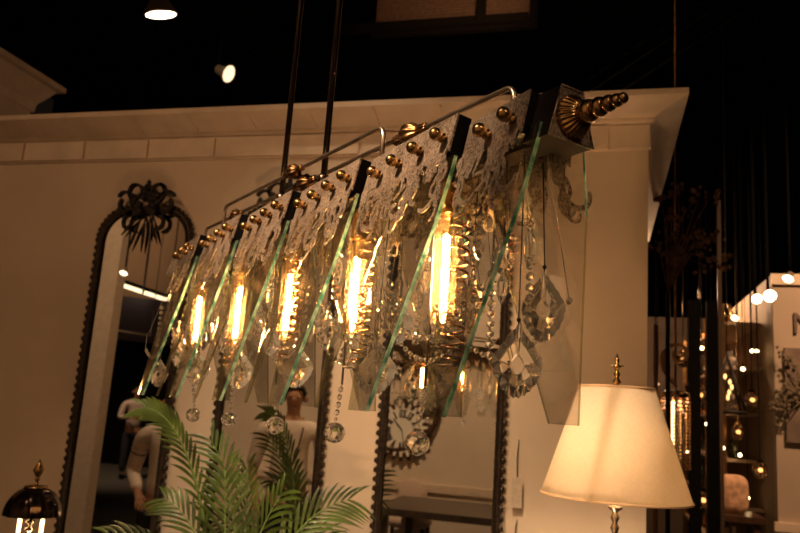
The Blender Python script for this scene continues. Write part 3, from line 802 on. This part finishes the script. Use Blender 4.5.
# pyramid lantern
Y = 5.6; tp = at(727,356,Y); bl_ = at(724,412,Y); brr = at(743,412,Y)
ln = thing('pyramid_lantern', (tp.x, Y, bl_.z), 'black open pyramid lantern hanging in the booth entrance with small flames of light', 'lantern')
bm = B(); hw = .10
cs = [Vector((tp.x+sx*hw, Y+sy*hw, bl_.z)) for sx, sy in ((-1,-1),(1,-1),(1,1),(-1,1))]
for i in range(4):
    tube(bm, [tp, cs[i]], .008, 6); tube(bm, [cs[i], cs[(i+1) % 4]], .012, 6)
tube(bm, [tp, Vector((tp.x,Y,CZ-.01))], .005, 5); mesh_obj('lantern_frame', bm, M_iron, ln)
bm = B()
for k in range(5): ico(bm, tp+Vector((random.uniform(-.03,.03),0,-.14-.035*k)), .016, 1, (.7,.7,1.3))
mesh_obj('lights', bm, emat('amber_cluster_glow', (1,.55,.2), 2.2), ln)
# shelves with glassware along the side wall
cab = thing('display_shelves', (RX-.2, 7.6, 0), 'tall display shelves of small glassware along the side wall of the distant booth', 'shelf')
bm = B()
for z in (.7,1.05,1.4,1.75,2.1,2.45): box(bm, (RX-.30, 6.4, z-.012), (RX-.01, 9.2, z+.012))
mesh_obj('shelf_boards', bm, pmat('pale_shelf', (.35,.25,.16), .6), cab)
for yy in (6.4, 7.3, 8.3, 9.2):
    bm = B(); box(bm, (RX-.31,yy-.02,0),(RX-.27,yy+.02,2.6)); mesh_obj('upright', bm, M_brass, cab)
gmats = [M_brass, glassmat('green_glass_ware', (.5,.75,.6), 1.45, .1), pmat('white_ware', (.7,.6,.48), .4), pmat('amber_ware', (.7,.33,.1), .3), M_cry]
kinds = ['brass','green glass','white','amber','clear glass']
lv = ['lowest','second lowest','third','fourth','second highest','highest']
for li, z in enumerate((.7,1.05,1.4,1.75,2.1,2.45)):
    for k in range(7):
        yy = 6.6+k*.38+random.uniform(-.05,.05); h = random.uniform(.12,.26); r = random.uniform(.035,.06); m = random.randrange(5)
        bm = B(); lathe(bm, [(.002,0),(r*.7,0),(r,.3*h),(r*.9,.6*h),(r*.3,.75*h),(r*.35,h),(.002,h)], (RX-.2,yy,z+.012), seg=12)
        tag(mesh_obj('bottle', bm, gmats[m]), 'small %s bottle on the %s shelf of the distant booth' % (kinds[m], lv[li]), 'bottle', '%s bottles on the %s shelf' % (kinds[m], lv[li]))
# low table with cushion
a = at(722,512,5.9); b = at(768,512,5.9)
dt = thing('display_table', ((a.x+b.x)/2,5.9,0), 'dark low display table in the distant booth under the cushion', 'table')
bm = B(); box(bm, (a.x-.05,5.7,a.z-.04),(b.x-.05,6.1,a.z)); mesh_obj('tabletop', bm, M_wood, dt)
for x in (a.x, b.x-.1):
    for y in (5.74,6.06):
        bm = B(); box(bm, (x-.02,y-.02,0),(x+.02,y+.02,a.z-.04)); mesh_obj('leg', bm, M_wood, dt)
c = at(733,480,5.9)
bm = B(); bmesh.ops.create_uvsphere(bm, u_segments=24, v_segments=14, radius=1)
for v in bm.verts:
    v.co = Vector((math.copysign(abs(v.co.x)**.55, v.co.x)*.10, math.copysign(abs(v.co.y)**.8, v.co.y)*.05, math.copysign(abs(v.co.z)**.55, v.co.z)*.13))+Vector((c.x,5.9,a.z+.13))
tag(mesh_obj('cushion', bm, pmat('cream_cushion_cloth', (.6,.36,.22), .9, var=.3, scale=25), smooth=True), 'cream and rust cushion standing on the low table in the distant booth', 'cushion')
# hanging crystal lanterns and a small bead chandelier in the dim left part of the booth
random.seed(9)
for i, (px, py, Y, sz, lab) in enumerate(((655,430,5.6,.07,'dim hanging globe lantern of amber glass close to the wall corner'),(700,395,6.2,.06,'amber globe lantern hanging between the two black posts, upper one'),
        (703,500,6.4,.06,'amber globe lantern hanging between the two black posts, lower one'),(683,360,6.0,.05,'small amber globe lantern hanging above the bead lantern'),
        (752,400,6.3,.055,'amber globe lantern hanging in front of the distant shelves, upper one'),(738,432,6.1,.05,'amber globe lantern hanging over the cream cushion'),(760,470,5.9,.05,'amber globe lantern hanging in front of the distant shelves, lower one'))):
    c = at(px, py, Y); g_ = thing('globe_lantern', c, lab, 'lantern', 'globe lanterns in the distant booth')
    bm = B(); ico(bm, c, sz, 2, (1,1,1.2)); mesh_obj('globe', bm, M_bead, g_)
    bm = B(); ball(bm, c, sz*.22, 8); mesh_obj('flame', bm, emat('globe_flame', (1,.5,.18), 3), g_)
    bm = B(); lathe(bm, [(.002,sz*1.1),(sz*.5,sz*1.1),(sz*.3,sz*1.4),(.004,sz*1.5),(.004,CZ-.01-c.z)], c, seg=12); mesh_obj('cap_and_cable', bm, M_brass if i % 2 else M_cable, g_)
# dried flower arrangement on a stand, barely lit
random.seed(5); sp = at(668,300,4.2)
fs = thing('dried_flower_stand', (sp.x, 4.2, 0), 'dim dried flower arrangement on a tall stand right of the wall corner', 'flowers')
bm = B(); tube(bm, [Vector((sp.x,4.2,0)), Vector((sp.x,4.2,at(668,290,4.2).z))], .012, 8); lathe(bm, [(.002,0),(.14,0),(.14,.02),(.01,.05)], (sp.x,4.2,0), seg=20); mesh_obj('stand', bm, M_iron, fs)
bm = B(); b0 = Vector((sp.x,4.2,at(668,290,4.2).z))
for k in range(26):
    tip = at(655+70*random.random(), 190+75*random.random(), 4.2+random.uniform(-.2,.2)); md = (b0+tip)/2+Vector((random.uniform(-.05,.05),0,.12))
    tube(bm, [b0, md, tip], [.004,.003,.001], 4)
    for j in range(5):
        ico(bm, tip+Vector((random.uniform(-.04,.04),random.uniform(-.04,.04),random.uniform(-.04,.04))), random.uniform(.008,.018), 1, (1,.7,1))
mesh_obj('dried_flowers', bm, pmat('dried_petals', (.20,.11,.07), .85, var=.4), fs)

# ================================================================== WHAT THE MIRRORS SEE (behind and beside the camera)
bm = B(); box(bm, (-4.55, -2.1, 0), (2.5, -2.0, 5.2)); struct('wall_front', bm, pmat('white_booth_wall', (.72,.60,.46), .7, var=.04, scale=3))
bm = B(); box(bm, (-4.5,-2.0,.78),(-.9,-1.97,.86)); struct('trim_5', bm, M_trim)
pa = mirrored(98, 530, 6.0)
bm = B(); box(bm, (pa.x-.8, .15, 0), (pa.x-.08, .27, 3.4)); struct('wall_pier', bm, pmat('pale_pier', (.6,.48,.36), .6, var=.05))
bm = B(); box(bm, (-13.9, -9.4, 0), (-3.4, -9.3, 5)); struct('wall_hall', bm, M_black)
bm = B(); box(bm, (-13.5, -4.4, 2.95), (-3.4, -4.3, 6.5)); struct('wall_bulkhead', bm, M_wall)
# strip light over a dark counter front
a = mirrored(119, 284, 8.6); b = mirrored(170, 301, 9.8)
o = thing('strip_light', (a+b)/2, 'long white fluorescent strip light seen reflected in the left mirror', 'light')
bm = B(); tube(bm, [a, b], .028, 8); mesh_obj('tube', bm, emat('fluorescent_glow', (1,.82,.52), 2.2), o)
bm = B(); tube(bm, [a+Vector((0,-.04,.05)), b+Vector((0,-.04,.05))], .03, 6); tube(bm, [a+Vector((0,0,.05)), Vector((a.x,a.y,CZ-.01))], .01, 5); tube(bm, [b+Vector((0,0,.05)), Vector((b.x,b.y,CZ-.01))], .01, 5); mesh_obj('fitting', bm, M_black, o)
a2 = a+Vector((.2,-.25,-.08)); b2 = b+Vector((.8,-.45,-.08))
bm = B(); hexa(bm, [a2+Vector((-1,0,-.6)), b2+Vector((1,0,-.6)), b2+Vector((1,-.1,-.6)), a2+Vector((-1,-.1,-.6)), a2+Vector((-1,0,0)), b2+Vector((1,0,0)), b2+Vector((1,-.1,0)), a2+Vector((-1,-.1,0))])
for q in (a2, b2): tube(bm, [q+Vector((0,-.05,0)), Vector((q.x,q.y-.05,CZ-.01))], .015, 5)
tag(mesh_obj('hanging_fascia', bm, pmat('purple_grey_fascia', (.16,.12,.17), .6)), 'purple grey fascia board hanging below the strip light in the left mirror', 'fascia')
c = mirrored(126, 274, 5.6)
par_lamp(c, (.1,.5,-.8), .06, 'small pendant spotlight seen reflected at the top of the left mirror', emat('pendant_glow', (1,.8,.5), 4))
a = mirrored(90,326,7.5); b = mirrored(152,336,8.2); bm = B(); tube(bm, [a, b], .014, 6); tube(bm, [b, Vector((b.x,b.y,CZ-.01))], .006, 5); tube(bm, [a, Vector((a.x,a.y,CZ-.01))], .006, 5)
tag(mesh_obj('curtain_rail', bm, pmat('pale_rail', (.8,.7,.55), .4)), 'thin pale rail crossing the left mirror reflection below the strip light', 'rail')

# gear clock on the wall behind, table, chair
kc = mirrored(396, 405, 8.1); R = .47
gc = thing('gear_clock', (kc.x, -1.97, kc.z), 'large round gear clock with roman numerals seen reflected in the right mirror', 'clock')
M_gear = pmat('rusty_gear_metal', (.10,.055,.03), .5, .6, var=.4, scale=20); M_cface = pmat('ivory_clock_face', (.9,.84,.7), .5)
bm = B(); cc = Vector((kc.x, -1.95, kc.z))
tube(bm, [cc+Vector((math.cos(k*PI/32)*R,0,math.sin(k*PI/32)*R)) for k in range(64)], .028, 8, closed=True); mesh_obj('outer_ring', bm, M_gear, gc)
def gear(c, r, teeth, name='gear'):
    bm = B(); poly = []
    for k in range(teeth):
        for fr_, q in ((0,.88),(.25,.88),(.35,1),(.75,1),(.85,.88)): 
            an = 2*PI*(k+fr_)/teeth; poly.append((c.x+math.cos(an)*r*q, c.z+math.sin(an)*r*q))
    prism(bm, lambda x, z, o: Vector((x, c.y+o, z)), poly, -.01, .0); g_ = mesh_obj(name, bm, M_gear, gc)
    bm = B(); poly = []
    for k in range(teeth):
        for fr_, q in ((0,.70),(.3,.70),(.42,.86),(.7,.86),(.85,.70)):
            an = 2*PI*(k+fr_)/teeth; poly.append((c.x+math.cos(an)*r*q, c.z+math.sin(an)*r*q))
    prism(bm, lambda x, z, o: Vector((x, c.y+o, z)), poly, 0, .006); mesh_obj('dial', bm, M_cface, g_)
    rn = ['XII','I','II','III','IIII','V','VI','VII','VIII','IX','X','XI']
    bm = B()
    for k in range(12):
        an = PI/2-2*PI*k/12; s = rn[k]; wN = r*.055
        tx = Vector((math.sin(an),0,-math.cos(an))); rd = Vector((math.cos(an),0,math.sin(an)))
        # seen from the front (from +y) x runs the other way
        rd = Vector((-math.cos(an),0,math.sin(an))); tx = Vector((-math.sin(an),0,-math.cos(an)))
        tot = sum(1 if ch_ == 'I' else 2 for ch_ in s); pos = -tot/2
        for ch_ in s:
            wd_ = 1 if ch_ == 'I' else 2; m = c+rd*r*.52+tx*(pos+wd_/2)*wN*1.15+Vector((0,.009,0))
            h = r*.13; th_ = r*.022
            if ch_ == 'I': seg_ = [(0,-h,0,h)]
            elif ch_ == 'V': seg_ = [(-wN*.7,h,0,-h),(wN*.7,h,0,-h)]
            else: seg_ = [(-wN*.7,h,wN*.7,-h),(wN*.7,h,-wN*.7,-h)]
            for x0_,z0_,x1_,z1_ in seg_: tube(bm, [m+tx*x0_+rd*z0_, m+tx*x1_+rd*z1_], th_, 4)
            pos += wd_
    mesh_obj('numerals', bm, M_iron, g_)
    bm = B(); tube(bm, [c+Vector((0,.014,0)), c+Vector((-r*.3,.014,r*.35))], r*.02, 5); tube(bm, [c+Vector((0,.014,0)), c+Vector((r*.1,.014,-r*.5))], r*.015, 5); mesh_obj('clock_hands', bm, M_iron, g_)
p = mirrored(402,430,8.1); gear(Vector((p.x,-1.94,p.z)), .33, 22)
p = mirrored(425,392,8.1); gear(Vector((p.x,-1.955,p.z)), .25, 18)
p = mirrored(385,360,8.1); gear(Vector((p.x,-1.965,p.z)), .24, 20)
ta = mirrored(382,512,6.2+.6); tz = .76
tx0, tx1 = mirrored(384,500,6.7).x, mirrored(500,500,6.7).x
rt_ = thing('work_table', ((tx0+tx1)/2, -1.0, 0), 'dark table seen reflected across the bottom of the right mirror', 'table')
bm = B(); box(bm, (tx0-.1,-1.62,tz-.06),(tx1+.7,-.52,tz)); mesh_obj('tabletop', bm, pmat('black_brown_top', (.05,.035,.028), .3, var=.3), rt_)
for x in (tx0, tx1+.6):
    for y in (-1.55,-.6):
        bm = B(); box(bm, (x-.03,y-.03,0),(x+.03,y+.03,tz-.05)); mesh_obj('leg', bm, M_wood, rt_)
# upholstered chair behind the table
cx_ = mirrored(400,480,7.5).x; bc = thing('upholstered_chair', (cx_,-1.75,0), 'chair with a pale rounded back behind the table in the right mirror', 'chair')
bm = B(); bmesh.ops.create_uvsphere(bm, u_segments=24, v_segments=14, radius=1)
for v in bm.verts: v.co = Vector((v.co.x*.17, v.co.y*.07, v.co.z*.24))+Vector((cx_,-1.9,.68))
mesh_obj('backrest', bm, pmat('pale_upholstery', (.6,.45,.34), .9), bc, True)
bm = B(); bmesh.ops.create_uvsphere(bm, u_segments=24, v_segments=12, radius=1)
for v in bm.verts: v.co = Vector((math.copysign(abs(v.co.x)**.6,v.co.x)*.25, math.copysign(abs(v.co.y)**.6,v.co.y)*.17, v.co.z*.07))+Vector((cx_,-1.76,.5))
mesh_obj('seat', bm, pmat('pale_seat_cloth', (.55,.42,.32), .9), bc, True)
for sx in (-1,1):
    for sy in (-1,1):
        bm = B(); lathe(bm, [(.002,0),(.014,0),(.022,.45),(.002,.45)], (cx_+sx*.19,-1.76+sy*.13,0), seg=10); mesh_obj('leg', bm, M_wood, bc)

# ---------------------------------------------------------------- people
def skin(name, V, E, mat, parent, sub=2):
    me = bpy.data.meshes.new(name); me.from_pydata([v[0] for v in V], E, [])
    o = bpy.data.objects.new(name, me); C.objects.link(o)
    md = o.modifiers.new('s', 'SKIN'); md.use_smooth_shade = True
    for i, v in enumerate(V):
        r = v[1]; r = r if isinstance(r, tuple) else (r, r)
        me.skin_vertices[0].data[i].radius = r
    me.skin_vertices[0].data[0].use_root = True
    o.modifiers.new('u', 'SUBSURF').levels = sub; o.modifiers['u'].render_levels = sub
    bpy.context.view_layer.update()
    dg = bpy.context.evaluated_depsgraph_get(); nm = bpy.data.meshes.new_from_object(o.evaluated_get(dg))
    bpy.data.objects.remove(o); nm.name = name; nm.materials.append(mat)
    for p in nm.polygons: p.use_smooth = True
    q = bpy.data.objects.new(name, nm); C.objects.link(q); q.parent = parent
    return q
M_skin = pmat('skin', (.42,.22,.13), .5); M_hair = pmat('black_hair', (.012,.009,.008), .6)
def person(loc, rz, label, shirt, trousers, h=1.74, lanyard=False, stripes=False, sleeve=1.0, arms=None, sleeve_col=None):
    k = h/1.74; root = thing('person', loc, label, 'person'); root.rotation_euler = (0,0,rz)
    def v(x,y,z): return (x*k, y*k, z*k)
    # local: facing -y
    arms = arms or [((-.21,0,1.40),(-.27,.03,1.12),(-.22,-.13,.93)), ((.21,0,1.40),(.27,.03,1.12),(.22,-.13,.93))]
    V = [(v(0,0,.95),(.14*k,.10*k)),(v(0,.01,1.12),(.125*k,.09*k)),(v(0,0,1.32),(.155*k,.10*k)),(v(0,.01,1.43),(.09*k,.07*k)),(v(0,.015,1.50),.045*k),(v(0,-.005,1.585),(.056*k,.068*k)),(v(0,-.01,1.66),(.076*k,.09*k)),(v(0,0,1.715),(.05*k,.06*k))]
    E = [(0,1),(1,2),(2,3),(3,4),(4,5),(5,6),(6,7)]
    for s, ar in zip((-1,1), arms):
        b0 = len(V); sh, el, wr = [Vector(q) for q in ar]
        d = (wr-el).normalized(); hd = wr+d*.07
        V += [(v(*sh),.055*k),(v(*sh.lerp(el,.5)),.045*k),(v(*el),.038*k),(v(*el.lerp(wr,.4)),.036*k),(v(*wr),(.026*k,.022*k)),(v(*hd),(.034*k,.018*k))]
        E += [(3,b0),(b0,b0+1),(b0+1,b0+2),(b0+2,b0+3),(b0+3,b0+4),(b0+4,b0+5)]
        side_ = d.cross(Vector((0,0,1))); side_ = side_.normalized() if side_.length > .1 else Vector((0,1,0)); cu_ = side_.cross(d)
        for j in range(4):
            c0_ = len(V); off = side_*(.024-.016*j); L = (.07,.08,.075,.058)[j]
            V += [(v(*(hd+off+d*.035)),.009*k),(v(*(hd+off*1.15+d*(.035+L*.5)-cu_*.008)),.008*k),(v(*(hd+off*1.1+d*(.03+L)-cu_*.03)),.007*k)]
            E += [(b0+5,c0_),(c0_,c0_+1),(c0_+1,c0_+2)]
        c0_ = len(V); V += [(v(*(wr+d*.035+side_*.035-cu_*.01)),.010*k),(v(*(wr+d*.075+side_*.052-cu_*.02)),.008*k)]; E += [(b0+4,c0_),(c0_,c0_+1)]
    for s in (-1,1):
        b0 = len(V)
        V += [(v(s*.095,0,.86),.085*k),(v(s*.10,-.01,.50),.058*k),(v(s*.105,.0,.30),.052*k),(v(s*.105,.02,.09),.036*k),(v(s*.11,-.09,.04),(.04*k,.03*k)),(v(s*.115,-.17,.03),(.035*k,.02*k))]
        E += [(0,b0)]+[(b0+j,b0+j+1) for j in range(5)]
    skin('body', V, E, M_skin, root)
    # shirt
    SV = [(v(0,0,.90),(.165*k,.12*k)),(v(0,.01,1.12),(.15*k,.11*k)),(v(0,0,1.32),(.18*k,.12*k)),(v(0,.01,1.43),(.11*k,.09*k)),(v(0,.01,1.465),.066*k)]; SE = [(0,1),(1,2),(2,3),(3,4)]
    for ar in arms:
        b0 = len(SV); sh, el, wr = [Vector(q) for q in ar]
        SV += [(v(*sh),.075*k),(v(*sh.lerp(el,.5)),.065*k),(v(*el),.056*k)]; SE += [(3,b0),(b0,b0+1),(b0+1,b0+2)]
        if sleeve > 1: SV += [(v(*el.lerp(wr,.5)),.052*k),(v(*el.lerp(wr,.93)),.040*k)]; SE += [(b0+2,b0+3),(b0+3,b0+4)]
    sh_o = skin('shirt', SV, SE, shirt, root)
    TV = [(v(0,0,.96),(.155*k,.115*k))]; TE = []
    for s in (-1,1):
        b0 = len(TV); TV += [(v(s*.10,0,.84),.10*k),(v(s*.105,-.01,.5),.078*k),(v(s*.11,.01,.12),.07*k)]; TE += [(0,b0),(b0,b0+1),(b0+1,b0+2)]
    skin('trousers', TV, TE, trousers, root)
    def local(name, bm, m, par=root, smooth=True):
        bmesh.ops.recalc_face_normals(bm, faces=bm.faces[:]); me = bpy.data.meshes.new(name); bm.to_mesh(me); bm.free(); me.materials.append(m)
        for p in me.polygons: p.use_smooth = smooth
        o = bpy.data.objects.new(name, me); C.objects.link(o); o.parent = par; return o
    bm = B(); bmesh.ops.create_uvsphere(bm, u_segments=20, v_segments=14, radius=1)
    bmesh.ops.delete(bm, geom=[q for q in bm.verts if q.co.z < -.1+(-.75*q.co.y if q.co.y < 0 else -.5*q.co.y)], context='VERTS')
    for q in bm.verts: q.co = Vector((q.co.x*.090, q.co.y*.112+.002, q.co.z*.098+1.662))*k
    local('hair', bm, M_hair)
    bm = B()
    for s in (-1,1):
        ball(bm, Vector((s*.030,-.086,1.645))*k, .009*k, 8)
    local('eyes', bm, pmat('eye', (.08,.05,.04), .2))
    bm = B(); tube(bm, [Vector((0,-.088,1.655))*k, Vector((0,-.115,1.617))*k, Vector((0,-.088,1.61))*k], [.006*k,.014*k,.006*k], 8)
    for s in (-1,1): ball(bm, Vector((s*.083,0,1.64))*k, .022*k, 8, 1.3)
    local('nose_and_ears', bm, M_skin)
    bm = B(); tube(bm, [Vector((-.022,-.086,1.585))*k, Vector((0,-.092,1.585))*k, Vector((.022,-.086,1.585))*k], [.003*k,.006*k,.003*k], 6); local('mouth', bm, pmat('lips', (.3,.12,.08), .5))
    for s in (-1,1):
        bm = B(); bmesh.ops.create_uvsphere(bm, u_segments=14, v_segments=8, radius=1)
        for q in bm.verts: q.co = Vector((q.co.x*.05+s*.113, q.co.y*.14-.07, max(-.045,q.co.z*.05)+.047))*k
        local('shoe', bm, M_black)
    if lanyard:
        bm = B(); tube(bm, [Vector(q)*k for q in ((-.075,.03,1.50),(-.085,-.10,1.42),(-.06,-.148,1.28),(-.0,-.16,1.08),(.06,-.148,1.28),(.085,-.10,1.42),(.075,.03,1.50))], .006*k, 6, flat=.5)
        local('lanyard', bm, pmat('dark_lanyard', (.05,.02,.02), .7))
        bm = B(); box(bm, (-.055*k,-.175*k,.90*k), (.055*k,-.170*k,1.07*k)); bd = local('badge', bm, pmat('white_badge', (.75,.62,.55), .5), smooth=False)
        bm = B(); box(bm, (-.055*k,-.177*k,1.0*k), (.055*k,-.1745*k,1.045*k)); local('badge_stripe', bm, pmat('red_badge_print', (.6,.03,.02), .5), bd, False)
    if stripes:
        for s, ar in zip((-1,1), arms):
            sh, el = Vector(ar[0]), Vector(ar[1])
            for t0 in (.32,.46):
                c0_ = sh.lerp(el,t0); dd = (el-sh).normalized(); u_ = dd.orthogonal().normalized(); w_ = dd.cross(u_)
                bm = B(); tube(bm, [(c0_+(u_*math.cos(q*PI/8)+w_*math.sin(q*PI/8))*.056)*k for q in range(16)], .008*k, 6, closed=True); local('sleeve_stripe', bm, M_black, sh_o)
    return root
M_white = pmat('white_cotton', (.72,.62,.52), .85, var=.05, scale=30); M_navy = pmat('dark_trousers', (.03,.03,.045), .85)
p = mirrored(292, 450, 5.5)
person((p.x,p.y,0), PI-.35, 'man in white short-sleeved shirt with lanyard and red badge, reflected in middle mirror', M_white, M_navy, 1.74, lanyard=True)
p = mirrored(173, 450, 4.9)
person((p.x,p.y,0), PI-.25, 'person in white top with striped sleeves, reflected at the left mirror edge', M_white, M_navy, 1.64, stripes=True, sleeve=2, arms=[((-.20,0,1.40),(-.29,.10,1.13),(-.17,-.10,1.0)),((.20,0,1.40),(.29,.10,1.13),(.17,-.10,1.0))])
p = mirrored(134, 430, 13.2)
person((p.x,p.y,0), PI-.7, 'distant man in pale shirt and dark trousers with folded arms, reflected in left mirror', pmat('pale_shirt', (.6,.5,.45), .85), M_navy, 1.72, sleeve=2, arms=[((-.21,0,1.40),(-.28,-.05,1.14),(-.02,-.22,1.14)),((.21,0,1.40),(.28,-.05,1.14),(.02,-.24,1.17))])

# ================================================================== LIGHT
def spot(loc, target, power, ang, blend=.6, r=.06, col=(1,.66,.36)):
    l = bpy.data.lights.new('spot', 'SPOT'); l.energy = power; l.spot_size = math.radians(ang); l.spot_blend = blend; l.shadow_soft_size = r; l.color = col
    o = bpy.data.objects.new('spot_light', l); C.objects.link(o); o.location = loc
    o.rotation_euler = (Vector(target)-Vector(loc)).to_track_quat('-Z', 'Y').to_euler(); return o
def point(loc, power, r=.03, col=(1,.6,.3)):
    l = bpy.data.lights.new('point', 'POINT'); l.energy = power; l.shadow_soft_size = r; l.color = col
    o = bpy.data.objects.new('point_light', l); C.objects.link(o); o.location = loc; return o
WARM = (1,.62,.33)
K = (1,.66,.40); KR = (1,.56,.29)
spot((-2.0,-.9,4.4), Q(.68,0,0), 1150, 22, .9, .05, K)        # key on the panel fronts, from the left above
spot((1.8,-1.2,3.6), Q(.1,0,0), 50, 22, .8, .05, K)          # from the right on the end plate
spot((-1.1,.5,5.6), (-1.0,3.1,1.0), 820, 30, 1, .1, (1,.71,.45))         # wash on the lower wall
spot((-.4,.3,5.6), (-.35,3.1,.6), 190, 24, 1, .1, K)
spot((-3.0,-.8,5.0), (-2.0,3.1,1.3), 105, 60, 1, .1, KR)
spot((1.2,-.4,5.0), (.0,3.1,1.8), 10, 55, 1, .1, KR)
spot((-1.4,1.2,5.3), (-1.2,2.7,1.0), 50, 16, 1, .1, K)      # on the palm
point((LX,LY,zb+.13), 26, .03, (1,.68,.40))
point((LX,LY,zb+.045), 12, .025, (1,.67,.38))
spot((-.5,1.5,.15), (-.6,2.96,2.9), 75, 85, 1, .1, KR)          # added unseen light from below, brightens the crown's underside
point((DX,DY,zd-.07), 2.0, .03)
spot((-2.0,1.0,5.3), (-1.8,-2.0,1.4), 500, 80, 1, .1, K)     # the wall behind, seen in mirrors
spot((-1.9,2.2,5.0), (-2.4,.8,1.4), 260, 40, 1, .1, K)
spot((-3.4,2.6,5.2), (-4.6,.2,1.4), 330, 60, 1, .1, K)
spot((-6.5,-.5,5.0), (-8.5,-4.3,4.2), 200, 80, 1, .1, KR)
spot((-8.5,-5.0,5.3), (-9.2,-7.2,.5), 420, 70, 1, .1, K)
spot((2.2,4.0,4.6), (1.6,6.2,1.7), 560, 70, 1, .08, KR)
point((RX-.6,7.6,2.9), 85, .08, KR)
point((cxx,4.6,1.75), 1.5, .03, KR)
spot((-.5,6.8,5.4), at(455,2,9), 110, 50, 1, .1, KR)
w = bpy.data.worlds.new('world'); scn.world = w; w.use_nodes = True
w.node_tree.nodes['Background'].inputs[0].default_value = (.9,.55,.35,1); w.node_tree.nodes['Background'].inputs[1].default_value = .006
vs_ = scn.view_settings; vs_.view_transform = 'Standard'; vs_.look = 'None'; vs_.gamma = 1; vs_.exposure = .12; vs_.use_curve_mapping = False
scn.cycles.max_bounces = 14; scn.cycles.transparent_max_bounces = 40; scn.cycles.sample_clamp_indirect = 6
scn.cycles.caustics_refractive = False; scn.cycles.caustics_reflective = True
